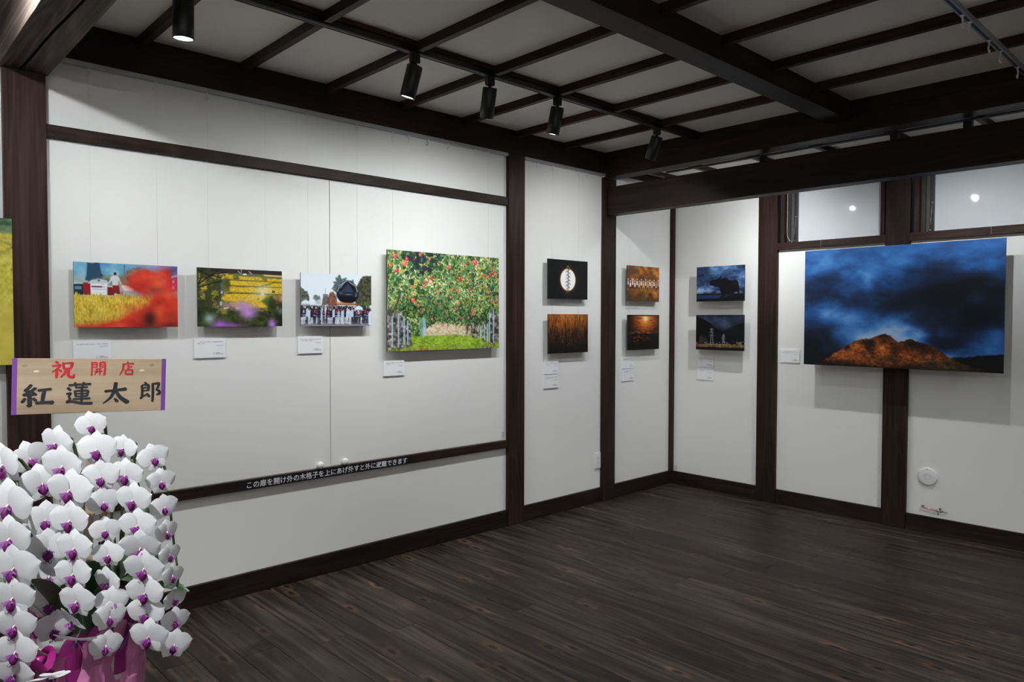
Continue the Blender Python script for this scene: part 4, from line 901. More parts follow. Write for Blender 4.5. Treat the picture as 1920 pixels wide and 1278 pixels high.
def paint_ricefield():
    c = Canvas(300, 200); U, V = c.U, c.V
    n = c.noise(111, 30, 26, 4); s = c.noise(112, 60, 30, 3, 0.7)
    c.a = ramp(np.clip(s*0.7 + n*0.5 - 0.1, 0, 1), [(0.1, (130, 124, 50)), (0.5, (196, 184, 70)), (0.9, (226, 214, 116))])
    c.put(step(0.10 - V + (n-0.5)*0.08, -0.02, 0.03), ramp(n, [(0.2, (40, 70, 44)), (0.8, (110, 140, 104))]))
    c.put(np.exp(-((V-0.19)/0.06)**2)*step(n, 0.45, 0.6), (122, 120, 66), 0.7); c.put(step(c.noise(113, 60, 50, 2), 0.78, 0.84)*step(0.26 - V, 0, 0.05)*step(V, 0.12, 0.15), (190, 60, 70), 0.9)
    g = c.noise(114, 6, 8, 3)
    c.put(step(V, 0.45, 0.7), ramp(g, [(0.2, (176, 158, 72)), (0.6, (214, 196, 84)), (1, (220, 196, 130))]), 0.85)
    return c

PRINT_GAIN = 1.06
def print_panel(name, canvas, corner, du, width, height, thick, label, parts_mat):
    """panel whose printed face starts at CORNER (top-left as seen), runs WIDTH along DU and HEIGHT down; built round its own centre"""
    du = Vector(du); dn = Vector((0, 0, -1)); nrm = dn.cross(du).normalized()        # points into the room
    cen = Vector(corner) + du*width/2 + dn*height/2
    bm = bmesh.new()
    v = []
    for d in (0.0, -thick):
        for a, b in ((-0.5, -0.5), (0.5, -0.5), (0.5, 0.5), (-0.5, 0.5)):
            v.append(bm.verts.new(du*a*width + dn*b*height + nrm*(d - 0.0004)))
    for f in ((0, 3, 2, 1), (4, 5, 6, 7), (0, 1, 5, 4), (1, 2, 6, 5), (2, 3, 7, 6), (3, 0, 4, 7)): bm.faces.new([v[i] for i in f])
    bmesh.ops.recalc_face_normals(bm, faces=bm.faces[:])
    root = link(name, bm_mesh(bm, name), PANEL_EDGE, None, cen)
    tag(root, label, 'photo print', 'framed photographs on the walls' if False else 'frameless photo prints')
    h, w_ = canvas.h, canvas.w
    us = (np.arange(w_) / (w_ - 1) - 0.5) * width; vs = (np.arange(h) / (h - 1) - 0.5) * height
    G = (us[None, :, None]*np.array(du)[None, None] + vs[:, None, None]*np.array(dn)[None, None]).reshape(-1, 3)
    idx = np.arange(h*w_).reshape(h, w_)
    F = np.stack([idx[:-1, :-1], idx[1:, :-1], idx[1:, 1:], idx[:-1, 1:]], -1).reshape(-1, 4)
    me = bpy.data.meshes.new('printed_face')
    me.vertices.add(len(G)); me.vertices.foreach_set('co', G.astype(np.float32).ravel())
    me.loops.add(F.size); me.loops.foreach_set('vertex_index', F.astype(np.int32).ravel())
    me.polygons.add(len(F)); me.polygons.foreach_set('loop_start', np.arange(0, F.size, 4, dtype=np.int32))
    me.update(calc_edges=True); me.validate()
    col = np.clip(canvas.a, 0, 1); lin = np.where(col <= 0.04045, col/12.92, ((col+0.055)/1.055)**2.4)
    lin = np.clip(lin*PRINT_GAIN, 0, 0.92).reshape(-1, 3)
    at = me.color_attributes.new('print', 'FLOAT_COLOR', 'POINT')
    at.data.foreach_set('color', np.concatenate([lin, np.ones((len(lin), 1))], 1).astype(np.float32).ravel())
    me.materials.append(parts_mat)
    link('printed_face', me, None, root, (0, 0, 0))
    return root

PRINTM, nt, b_ = nodes_of('photo_print_paper')
at_ = nt.nodes.new('ShaderNodeAttribute'); at_.attribute_name = 'print'
nt.links.new(at_.outputs['Color'], b_.inputs['Base Color']); b_.inputs['Roughness'].default_value = 0.42; b_.inputs['Specular IOR Level'].default_value = 0.25

LY = (0, 1, 0); LX = (1, 0, 0)
XF = 0.040
print_panel('photo_print', paint_ricefield(), (XF, -5.31, 1.716), LY, 0.83, 0.565, 0.007, 'yellow rice field photograph cut off left of the dark post', PRINTM)
print_panel('photo_print', paint_harvester(), (XF, -4.273, 1.563), LY, 0.406, 0.268, 0.007, 'photograph of a harvester in yellow rice with red flower blur', PRINTM)
print_panel('photo_print', paint_fields(), (XF, -3.781, 1.5645), LY, 0.407, 0.269, 0.007, 'photograph of yellow terraced fields with purple flower blur', PRINTM)
print_panel('photo_print', paint_festival(), (XF, -3.275, 1.564), LY, 0.411, 0.270, 0.007, 'photograph of a festival crowd under a black figurehead', PRINTM)
print_panel('photo_print', paint_orchard(), (XF, -2.762, 1.7135), LY, 0.828, 0.561, 0.007, 'large photograph of an apple orchard with green grass', PRINTM)
print_panel('photo_print', paint_moon(), (XF, -1.493, 1.738), LY, 0.404, 0.267, 0.007, 'black photograph of a plant before a bright full moon', PRINTM)
print_panel('photo_print', paint_reeds(), (XF, -1.488, 1.3675), LY, 0.405, 0.2665, 0.007, 'dark orange photograph of reeds, below the moon print', PRINTM)
print_panel('photo_print', paint_children(), (XF+0.012, -0.652, 1.737), LY, 0.402, 0.268, 0.007, 'photograph of children in white caps in orange haze', PRINTM)
print_panel('photo_print', paint_sunset(), (XF+0.012, -0.645, 1.367), LY, 0.400, 0.266, 0.007, 'photograph of a low sun reflected in dark water', PRINTM)
print_panel('photo_print', paint_ox(), (0.288, -0.09, 1.736), LX, 0.406, 0.265, 0.007, 'photograph of a black ox silhouette under blue clouds', PRINTM)
print_panel('photo_print', paint_pylons(), (0.2865, -0.09, 1.368), LX, 0.408, 0.2675, 0.007, 'dark photograph of two pylons between hills, below the ox', PRINTM)
print_panel('photo_print', paint_mountain(), (1.170, -0.14, 1.7985), LX, 1.162, 0.7705, 0.012, 'very large photograph of an autumn mountain under blue storm clouds', PRINTM)
# ------------------------------------------------------------------ caption cards
def card(o3, du, w_, h_, seed, rows, label):
    """small foam card: O3 = top-left corner on the wall as seen"""
    du = Vector(du); dn = Vector((0, 0, -1)); nrm = dn.cross(du)
    t = 0.007
    bm = bmesh.new(); v = []
    for d in (t, 0.0006):
        for a, b in ((0, 0), (w_, 0), (w_, h_), (0, h_)): v.append(bm.verts.new(du*a + dn*b + nrm*d))
    for f in ((0, 3, 2, 1), (4, 5, 6, 7), (0, 1, 5, 4), (1, 2, 6, 5), (2, 3, 7, 6), (3, 0, 4, 7)): bm.faces.new([v[i] for i in f])
    bmesh.ops.recalc_face_normals(bm, faces=bm.faces[:])
    root = link('caption_card', bm_mesh(bm, 'caption_card'), CARDM, None, o3)
    tag(root, label, 'caption card', 'white caption cards under the photographs')
    rng = random.Random(seed)
    def marks(nm, items):
        bm = bmesh.new()
        for a, b, c_, d_ in items:
            q = [bm.verts.new(du*x + dn*y + nrm*(t + 0.0003)) for x, y in ((a, b), (a, d_), (c_, d_), (c_, b))]
            bm.faces.new(q)
        o = link(nm, bm_mesh(bm, nm), INKM, root); o['kind'] = 'stuff'
    it = []
    for r in range(rows):
        x = 0.10*w_; end = (0.92 if r < rows - 1 or rows == 1 else rng.uniform(0.3, 0.6))*w_
        y = (0.16 + 0.085*r)*h_
        while x < end:
            k = rng.random(); s = 0.0036
            if k < 0.55:
                for yy in (0.0, 0.0014, 0.0028): it.append((x, y+yy, x+s*0.8, y+yy+0.0007))
                it.append((x+s*0.35, y, x+s*0.5, y+0.0035))
            elif k < 0.9:
                it.append((x, y+0.0008, x+s*0.75, y+0.0015)); it.append((x+s*0.3, y, x+s*0.5, y+0.0034))
            x += s*1.12
    x = 0.70*w_
    while x < 0.92*w_:
        it.append((x, (0.16+0.085*rows)*h_ + 0.003, x+0.0016, (0.16+0.085*rows)*h_ + 0.0052)); x += 0.0024
    marks('caption_text', it)
    # round emblem and its two small lines
    bm = bmesh.new(); cx, cy = 0.63*w_, 0.79*h_
    for k in range(12):
        a0, a1 = 2*math.pi*k/12, 2*math.pi*(k+0.8)/12
        pts = [(r_*math.cos(a), r_*math.sin(a)) for a, r_ in ((a0, 0.0052), (a1, 0.0052), (a1, 0.0042), (a0, 0.0042))]
        bm.faces.new([bm.verts.new(du*(cx+p) + dn*(cy+q) + nrm*(t+0.0003)) for p, q in pts])
    bmesh.ops.recalc_face_normals(bm, faces=bm.faces[:])
    o = link('emblem_ring', bm_mesh(bm, 'emblem_ring'), INKM, root); o['kind'] = 'stuff'
    it = []
    x = 0.69*w_
    while x < 0.82*w_:
        it.append((x, cy-0.0052, x+0.0018, cy-0.0026)); x += 0.0024
    x = 0.69*w_
    while x < 0.91*w_:
        it.append((x, cy-0.0006, x+0.0031, cy+0.0004)); it.append((x+0.001, cy-0.001, x+0.002, cy+0.0046)); it.append((x, cy+0.0035, x+0.0031, cy+0.0046)); x += 0.0042
    marks('emblem_text', it)

CY = [(-4.272, 1.240, 0.141, 0.090, 1, 'caption card under the harvester photograph, partly behind the name board'), (-3.785, 1.240, 0.142, 0.090, 2, 'caption card under the yellow terraced fields photograph'),
      (-3.275, 1.243, 0.139, 0.088, 2, 'caption card under the festival crowd photograph'), (-2.765, 1.102, 0.138, 0.088, 2, 'caption card under the apple orchard photograph'),
      (-1.491, 1.047, 0.141, 0.086, 2, 'upper caption card below the reeds photograph'), (-1.490, 0.953, 0.140, 0.089, 2, 'lower caption card below the reeds photograph'),
      (-0.651, 1.049, 0.143, 0.088, 2, 'upper caption card below the low sun photograph'), (-0.650, 0.955, 0.142, 0.089, 2, 'lower caption card below the low sun photograph')]
for k, (y, z, w_, h_, rws, lb) in enumerate(CY): card((0.0, y, z), LY, w_, h_, k+1, rws, lb)
card((0.248, 0.0, 1.046), LX, 0.145, 0.086, 21, 3, 'upper caption card below the pylon photograph')
card((0.248, 0.0, 0.954), LX, 0.143, 0.093, 22, 2, 'lower caption card below the pylon photograph')
card((0.938, 0.0, 1.119), LX, 0.140, 0.093, 23, 2, 'caption card left of the large mountain photograph')

# ------------------------------------------------------------------ escape notice on the lower rail
def glyph(ch, size, mat, parent, loc, rot, name='character', extrude=0.0, offset=0.0):
    cu = bpy.data.curves.new('glyph', 'FONT'); cu.body = ch; cu.size = size; cu.align_x = 'CENTER'; cu.align_y = 'BOTTOM_BASELINE'
    cu.offset = offset; cu.resolution_u = 3
    tmp = bpy.data.objects.new('glyph', cu); COL.objects.link(tmp)
    dg = bpy.context.evaluated_depsgraph_get(); dg.update()
    me = bpy.data.meshes.new_from_object(tmp.evaluated_get(dg)); me.name = name
    bpy.data.objects.remove(tmp); bpy.data.curves.remove(cu)
    me.materials.clear(); me.materials.append(mat)
    o = link(name, me, None, parent, loc); o.rotation_euler = rot
    return o

sx = box('escape_notice', (0.0213, -3.587, 0.509), (0.0219, -2.590, 0.5525), plain('black_label_film', (0.008, 0.008, 0.010), 0.35))
tag(sx, 'black strip notice with white Japanese lettering under the doors', 'notice')
WLET = plain('white_label_lettering', (0.78, 0.80, 0.82), 0.5)
TXT = 'この扉を開け外の木格子を上にあげ外すと外に避難できます'
p0, p1 = -3.540, -2.635
for k, ch in enumerate(TXT):
    y = p0 + (p1 - p0)*k/(len(TXT)-1)
    glyph(ch, 0.0345, WLET, sx, Vector((0.0222, y, 0.5175)) - sx.location, (math.pi/2, 0, math.pi/2), offset=0.0004)

# ------------------------------------------------------------------ small wall fittings
def sticker(name, cen, du, w_, h_, label, seed):
    du = Vector(du); dn = Vector((0, 0, -1)); nrm = dn.cross(du)
    bm = bmesh.new()
    bm.faces.new([bm.verts.new(du*x + dn*y + nrm*0.0006) for x, y in ((-w_/2, -h_/2), (-w_/2, h_/2), (w_/2, h_/2), (w_/2, -h_/2))])
    r = link(name, bm_mesh(bm, name), STICKW, None, cen); tag(r, label, 'sticker')
    rng = random.Random(seed); bm = bmesh.new()
    for k in range(6):
        y = -h_/2 + h_*(0.06 + 0.155*k); x0 = rng.uniform(-0.45, -0.1)*w_; x1 = rng.uniform(0.1, 0.45)*w_
        bm.faces.new([bm.verts.new(du*x + dn*yy + nrm*0.001) for x, yy in ((x0, y), (x0, y+h_*0.07), (x1, y+h_*0.07), (x1, y))])
    o = link('sticker_print', bm_mesh(bm, 'sticker_print'), STICKM, r); o['kind'] = 'stuff'
sticker('test_sticker', (0.0, -1.862, 0.590), LY, 0.026, 0.042, 'small green printed sticker in the lower corner of the escape door', 1)
sticker('test_sticker', (0.052, 0.0, 0.127), LX, 0.030, 0.038, 'small green printed sticker low in the room corner', 2)

# outlet
bm = bmesh.new(); box_into(bm, (0, -0.035, -0.06), (0.009, 0.035, 0.06)); bmesh.ops.bevel(bm, geom=bm.edges[:], offset=0.0042, segments=3, affect='EDGES')
ol = link('wall_outlet', bm_mesh(bm, 'wall_outlet'), WHITEP, None, (0.0002, -0.9295, 0.304)); tag(ol, 'white double wall outlet plate beside the post', 'outlet')
for dz in (0.016, -0.018):
    bm = bmesh.new(); box_into(bm, (0, -0.011, -0.012), (0.0016, 0.011, 0.012)); bmesh.ops.bevel(bm, geom=bm.edges[:], offset=0.0012, segments=2, affect='EDGES')
    s = link('socket', bm_mesh(bm, 'socket'), WHITEP, ol, (0.0088, 0.002, dz))
    for dy, hh in ((-0.0064, 0.0045), (0.0064, 0.0038)):
        bm = bmesh.new(); box_into(bm, (0, -0.0011, -hh), (0.0008, 0.0011, hh))
        link('slot', bm_mesh(bm, 'slot'), SLOTM, s, (0.0012, dy, 0.001))

# round vent cover
vc = link('vent_cover', bm_mesh(lathe([(0.0545, 0.0), (0.0545, 0.008), (0.0525, 0.0105), (0.048, 0.0115), (0.002, 0.0117)], 48), 'vent_cover', True), plain('white_vent_enamel', (0.80, 0.80, 0.80), 0.5), None, (1.912, -0.0004, 0.353))
vc.rotation_euler = (math.pi/2, 0, 0); tag(vc, 'round white vent cover low on the end wall', 'vent')
bm = lathe([(0.0195, 0.0), (0.0195, 0.0012), (0.0180, 0.0012), (0.0180, 0.0)], 32, cap=False)
o = link('centre_ring', bm_mesh(bm, 'centre_ring', True), plain('grey_vent_mark', (0.5, 0.5, 0.5), 0.6), vc, (0, 0, 0.0114))
o = link('screw', bm_mesh(lathe([(0.003, 0.0), (0.003, 0.0015), (0.001, 0.002)], 10), 'screw', True), plain('green_grey_mark', (0.22, 0.30, 0.28), 0.5), vc, (0.0, 0.046, 0.0113))
for x, z in ((-0.052, -0.036), (0.054, -0.046)):
    o = link('clip_peg', bm_mesh(lathe([(0.0024, 0.0), (0.0024, 0.007), (0.001, 0.008)], 10), 'clip_peg', True), WHITEP, vc, (x, z, 0.0))

# gas tap
gt = empty('gas_tap', (1.886, 0.0, 0.160)); tag(gt, 'short copper pipe with a small chromed gas tap', 'gas tap')
link('wall_hole', bm_mesh(lathe([(0.0075, 0), (0.0075, 0.0008), (0.004, 0.001)], 16), 'wall_hole', True), SLOTM, gt, (0, -0.0004, 0)).rotation_euler = (math.pi/2, 0, 0)
tube('pipe', [(0, -0.001, 0), (0.004, -0.016, 0), (0.016, -0.026, -0.001), (0.045, -0.028, -0.003), (0.080, -0.029, -0.0045)], 0.0042, COPPER, gt, 10)
tube('collar', [(0.078, -0.029, -0.0045), (0.087, -0.029, -0.005)], 0.0065, BRASS, gt, 10)
tube('valve_body', [(0.086, -0.029, -0.005), (0.094, -0.029, -0.0055), (0.104, -0.029, -0.006), (0.112, -0.029, -0.006), (0.118, -0.029, -0.0063)], [0.007, 0.0095, 0.0075, 0.0085, 0.006], CHROME, gt, 12)
tube('hose_tail', [(0.116, -0.029, -0.006), (0.130, -0.029, -0.0075), (0.146, -0.029, -0.009)], [0.0045, 0.0035, 0.004], CHROME, gt, 10)
tube('valve_stem', [(0.104, -0.029, -0.004), (0.106, -0.029, 0.010)], 0.0055, CHROME, gt, 10)
tube('tap_handle', [(0.104, -0.034, -0.006), (0.101, -0.045, -0.016), (0.099, -0.047, -0.028)], [0.005, 0.004, 0.003], CHROME, gt, 10)
tube('nut', [(0.105, -0.029, 0.006), (0.1065, -0.029, 0.015)], 0.0085, CHROME, gt, 6)

# crack in the near beam is modelled as a thin dark split in its underside
bm = bmesh.new()
pts = []
for k in range(41):
    x = 0.005 + k*0.06; y = -4.445 + 0.026*x*(1 if x < 1 else 1/x) + 0.002*math.sin(x*9.0) ; ww = 0.0036 + 0.0012*math.sin(x*3.0)
    pts.append((bm.verts.new((x, y-ww, 2.2996)), bm.verts.new((x, y+ww, 2.2996))))
for (a, b), (c_, d_) in zip(pts, pts[1:]): bm.faces.new((a, b, d_, c_))
crk = link('split', bm_mesh(bm, 'split'), plain('black_crack', (0.0006, 0.0005, 0.0005), 0.95, 0.0, Specular_IOR_Level=0.0), None)
beam_near = [o for o in COL.objects if o.get('label', '').startswith('thick weathered')][0]
crk.parent = beam_near; crk.location = -beam_near.location

# ------------------------------------------------------------------ orchid in its wrapped pot
POT = Vector((1.472, -4.575, 0.30))
stand = empty('plant_stand', (POT.x, POT.y, 0)); tag(stand, 'low dark wooden stool under the wrapped orchid pot', 'stool')
box('stool_top', (POT.x-0.17, POT.y-0.17, 0.275), (POT.x+0.17, POT.y+0.17, 0.30), WOOD[0], stand, 0.004)
for sx_ in (-1, 1):
    for sy_ in (-1, 1): box('leg', (POT.x+sx_*0.135-0.02, POT.y+sy_*0.135-0.02, 0), (POT.x+sx_*0.135+0.02, POT.y+sy_*0.135+0.02, 0.275), WOOD[2], stand, 0.002)
    box('stretcher', (POT.x+sx_*0.135-0.01, POT.y-0.115, 0.10), (POT.x+sx_*0.135+0.01, POT.y+0.115, 0.13), WOOD[1], stand, 0.002)

def petal_mat(name, col, rough=0.55, trans=0.14):
    m, nt, b = nodes_of(name)
    tc = nt.nodes.new('ShaderNodeTexCoord'); nz = nt.nodes.new('ShaderNodeTexNoise'); nz.inputs['Scale'].default_value = 6
    nt.links.new(tc.outputs['Object'], nz.inputs['Vector'])
    mx = nt.nodes.new('ShaderNodeMix'); mx.data_type = 'RGBA'; mx.inputs[6].default_value = (col[0]*0.94, col[1]*0.94, col[2]*0.95, 1); mx.inputs[7].default_value = (*col, 1)
    nt.links.new(nz.outputs['Fac'], mx.inputs[0]); nt.links.new(mx.outputs[2], b.inputs['Base Color'])
    b.inputs['Roughness'].default_value = rough; b.inputs['Specular IOR Level'].default_value = 0.3
    tr = nt.nodes.new('ShaderNodeBsdfTranslucent'); nt.links.new(mx.outputs[2], tr.inputs['Color'])
    ms = nt.nodes.new('ShaderNodeMixShader'); ms.inputs[0].default_value = trans
    nt.links.new(b.outputs[0], ms.inputs[1]); nt.links.new(tr.outputs[0], ms.inputs[2])
    nt.links.new(ms.outputs[0], nt.nodes['Material Output'].inputs[0])
    return m
PETAL = petal_mat('white_orchid_petal', (0.86, 0.865, 0.875))
LIPM = petal_mat('purple_orchid_lip', (0.16, 0.012, 0.13), 0.4, 0.1)
LIPD = petal_mat('magenta_lip_lobe', (0.30, 0.10, 0.34), 0.4, 0.1)
COLM = petal_mat('cream_orchid_column', (0.82, 0.80, 0.68), 0.5, 0.1)
STEMM = plain('green_orchid_stem', (0.060, 0.085, 0.024), 0.5)
LEAFM = plain('dark_green_orchid_leaf', (0.022, 0.055, 0.022), 0.35)
WRAPM = petal_mat('pink_wrapping_paper', (0.72, 0.26, 0.50), 0.5, 0.25)
WRAP2 = petal_mat('magenta_wrapping_film', (0.42, 0.04, 0.26), 0.35, 0.3)
WRAP3 = petal_mat('violet_wrapping_film', (0.30, 0.10, 0.48), 0.35, 0.3)
RIBM = plain('magenta_satin_ribbon', (0.32, 0.015, 0.17), 0.32)
ORNG = plain('orange_plant_tag', (0.72, 0.17, 0.04), 0.5)

def petal_me(name, base, ang, L, W, pw, wexp, cup, droop, mat, nu=9, nv=8, yoff=0.0, wave=0.0):
    """petal in the flower's own plane (x right, z up, front = -y); unit = flower span"""
    d = Vector((math.sin(ang), 0, math.cos(ang))); s = Vector((math.cos(ang), 0, -math.sin(ang)))
    bm = bmesh.new(); rows_ = []
    for i in range(nu+1):
        u = 0.5 - 0.5*math.cos(math.pi*(0.06 + 0.94*i/nu))
        hw = W*max(0.0, math.sin(math.pi*min(1, u**pw)))**wexp if i < nu else W*0.05
        r_ = []
        for j in range(nv+1):
            v = 2*j/nv - 1
            y = yoff + droop*u*u - cup*(1 - v*v)*math.sin(math.pi*u) + wave*math.sin(5*v + 4*u)*u
            p = base + d*(L*(u - 0.06*v*v*u*u)) + s*(hw*v) + Vector((0, y, 0))
            r_.append(bm.verts.new(p))
        rows_.append(r_)
    for a, b in zip(rows_, rows_[1:]):
        for j in range(nv): bm.faces.new((a[j], a[j+1], b[j+1], b[j]))
    me = bm_mesh(bm, name, True); me.materials.append(mat); return me

Z0 = Vector((0, 0, 0))
PET = {s: petal_me('petal', Vector((s*0.012, 0, 0.02)), s*math.radians(76), 0.50, 0.310, 0.80, 0.55, 0.028, 0.020, PETAL, nu=12, wave=0.006) for s in (-1, 1)}
SEP_T = petal_me('sepal', Vector((0, 0, 0.02)), 0.0, 0.47, 0.170, 0.95, 0.58, 0.02, 0.030, PETAL, nu=11, yoff=0.030)
SEP = {s: petal_me('sepal', Vector((s*0.01, 0, -0.01)), s*math.radians(150), 0.45, 0.165, 0.95, 0.58, 0.02, 0.030, PETAL, nu=11, yoff=0.028) for s in (-1, 1)}
# lip: keel with two upturned side lobes and two tendrils
def lip_mesh():
    bm = bmesh.new()
    prof = [(0.0, -0.02, 0.020), (-0.035, -0.075, 0.055), (-0.085, -0.115, 0.082), (-0.135, -0.115, 0.060), (-0.185, -0.09, 0.022)]
    rings = []
    for z, y, hw in prof:
        rings.append([bm.verts.new((hw*t, y + 0.05*t*t - 0.015*(1-abs(t)), z - 0.012*abs(t))) for t in (-1, -0.6, -0.25, 0, 0.25, 0.6, 1)])
    for a, b in zip(rings, rings[1:]):
        for j in range(6): bm.faces.new((a[j], a[j+1], b[j+1], b[j]))
    for s in (-1, 1):
        tube_into(bm, [(s*0.012, -0.09, -0.18), (s*0.03, -0.115, -0.205), (s*0.055, -0.12, -0.195), (s*0.06, -0.115, -0.175), (s*0.045, -0.11, -0.168)], [0.008, 0.006, 0.005, 0.004, 0.003], 5)
    me = bm_mesh(bm, 'lip', True); me.materials.append(LIPM); return me
def lobe_mesh(s):
    bm = bmesh.new(); rows_ = []
    for i in range(6):
        u = i/5; r_ = []
        for j in range(5):
            v = j/4
            r_.append(bm.verts.new((s*(0.018 + 0.085*math.sin(u*1.5)*(0.35+0.65*v)), -0.055 - 0.085*u + 0.02*v, -0.03 + 0.05*math.sin(math.pi*v)*(0.4+0.6*u) - 0.055*(1-v)*u)))
        rows_.append(r_)
    for a, b in zip(rows_, rows_[1:]):
        for j in range(4): bm.faces.new((a[j], a[j+1], b[j+1], b[j]))
    me = bm_mesh(bm, 'lip_lobe', True); me.materials.append(LIPD); return me
LIP = lip_mesh(); LOBE = {s: lobe_mesh(s) for s in (-1, 1)}
bm = bmesh.new(); tube_into(bm, [(0, 0.03, 0.02), (0, -0.02, 0.008), (0, -0.05, -0.008), (0, -0.065, -0.02)], [0.015, 0.016, 0.017, 0.010], 8)
COLUMN = bm_mesh(bm, 'flower', True); COLUMN.materials.append(COLM)

orchid = empty('potted_orchid', POT); tag(orchid, 'white orchid with purple-lipped flowers in a pink wrapped pot', 'potted plant')

FL = [
('A', 1.479, -4.732, 0.993, 0.105, -15, -12, 8),
('A', 1.538, -4.732, 0.914, 0.117, -5, 0, 8),
('A', 1.565, -4.735, 0.847, 0.108, -5, 0, 8),
('A', 1.584, -4.732, 0.787, 0.108, -2, 4, 8),
('A', 1.596, -4.736, 0.728, 0.097, -5, 0, 8),
('A', 1.601, -4.734, 0.671, 0.09, 0, 0, 8),
('A', 1.603, -4.734, 0.615, 0.097, 0, 6, 8),
('A', 1.589, -4.736, 0.565, 0.091, -5, 10, 8),
('B', 1.408, -4.662, 0.992, 0.09, 55, -20, 8),
('B', 1.45, -4.648, 0.936, 0.097, 35, -8, 8),
('B', 1.467, -4.648, 0.854, 0.096, 35, 0, 8),
('B', 1.485, -4.647, 0.789, 0.096, 35, 4, 8),
('B', 1.488, -4.647, 0.726, 0.093, 30, 6, 8),
('B', 1.488, -4.649, 0.664, 0.093, 25, 0, 8),
('B', 1.51, -4.642, 0.61, 0.088, 40, 8, 8),
('C', 1.512, -4.637, 1.038, 0.084, -15, 8, 8),
('C', 1.569, -4.636, 0.991, 0.1, -5, 4, 8),
('C', 1.605, -4.63, 0.942, 0.099, -3, 4, 8),
('C', 1.618, -4.633, 0.88, 0.088, -3, 2, 8),
('C', 1.638, -4.629, 0.823, 0.084, -5, 0, 8),
('C', 1.637, -4.632, 0.767, 0.084, -3, 0, 8),
('C', 1.656, -4.63, 0.712, 0.083, -5, 4, 8),
('C', 1.661, -4.64, 0.676, 0.075, -25, -6, 35),
('C', 1.672, -4.63, 0.636, 0.089, -8, 4, 60),
('D', 1.525, -4.563, 1.074, 0.072, 15, -12, 8),
('D', 1.567, -4.564, 1.021, 0.088, 12, -4, 8),
('D', 1.587, -4.561, 0.962, 0.079, 20, -2, 8),
('D', 1.594, -4.556, 0.905, 0.072, 38, -4, 8),
('D', 1.608, -4.558, 0.844, 0.069, 25, 0, 8),
('D', 1.624, -4.558, 0.791, 0.072, 10, 0, 8),
('D', 1.622, -4.562, 0.729, 0.076, -15, 0, 8),
('D', 1.643, -4.556, 0.689, 0.075, 30, 0, 8),
('D', 1.653, -4.562, 0.66, 0.07, 50, 6, 8),
('D', 1.658, -4.573, 0.599, 0.074, 45, 10, 8),
('E', 1.553, -4.507, 1.018, 0.069, -12, 10, 8),
('E', 1.592, -4.512, 0.959, 0.083, -5, 0, 8),
('E', 1.625, -4.507, 0.905, 0.089, -5, 4, 8),
('E', 1.645, -4.504, 0.85, 0.087, -3, 3, 8),
('E', 1.662, -4.502, 0.8, 0.092, 0, 2, 20),
('E', 1.679, -4.501, 0.757, 0.091, 0, 4, 15),
('E', 1.682, -4.5, 0.704, 0.087, -3, 3, 8),
('E', 1.674, -4.496, 0.655, 0.086, 0, 2, 8),
('E', 1.699, -4.5, 0.608, 0.09, -2, 2, 8),
('F', 1.585, -4.444, 0.992, 0.072, 30, -14, 8),
('F', 1.609, -4.436, 0.937, 0.069, 38, -8, 8),
('F', 1.626, -4.435, 0.879, 0.066, 45, -4, 8),
('F', 1.642, -4.435, 0.824, 0.061, 58, 0, 8),
('F', 1.647, -4.431, 0.771, 0.061, 62, 0, 8),
('F', 1.664, -4.431, 0.725, 0.06, 60, 4, 8),
('F', 1.667, -4.429, 0.67, 0.058, 60, 2, 8),
('F', 1.68, -4.432, 0.624, 0.065, 45, 6, 8),
('F', 1.689, -4.44, 0.571, 0.075, 30, 12, 8),
('G', 1.646, -4.676, 0.565, 0.081, 15, 5, 75),
]
YAW0 = math.atan2(-FWD.x, FWD.y)            # heading of a flower that looks straight at the viewer's side of the room
def flower(x, y, z, size, yaw, roll, pitch):
    # lip sits a little under the flower's centre
    R = Matrix.Rotation(YAW0 + math.radians(yaw), 3, 'Z') @ Matrix.Rotation(math.radians(pitch), 3, 'X') @ Matrix.Rotation(math.radians(roll), 3, 'Y')
    cen = Vector((x, y, z)) - R @ Vector((0, -0.06, -0.085))*size
    f = link('flower', COLUMN, None, orchid, cen - POT)
    f.rotation_euler = R.to_euler(); k = size*random.uniform(0.99, 1.07); f.scale = (k, k, k)
    for s in (-1, 1):
        p = link('petal', PET[s], None, f); p.rotation_euler = (random.uniform(-0.08, 0.08), random.uniform(-0.06, 0.06), s*random.uniform(-0.10, 0.16))
        q = link('sepal', SEP[s], None, f); q.rotation_euler = (random.uniform(-0.1, 0.12), random.uniform(-0.06, 0.06), 0)
        link('lip_lobe', LOBE[s], None, f).scale = (1.35, 1.3, 1.35)
    t = link('sepal', SEP_T, None, f); t.rotation_euler = (random.uniform(-0.12, 0.06), random.uniform(-0.1, 0.1), 0)
    link('lip', LIP, None, f).scale = (1.35, 1.3, 1.35)
    return cen + R @ Vector((0, 0.05, 0.0))*size
backs = {}
for st, x, y, z, sz, yaw, roll, pit in FL:
    backs.setdefault(st, []).append(flower(x, y, z, sz, yaw, roll, pit))
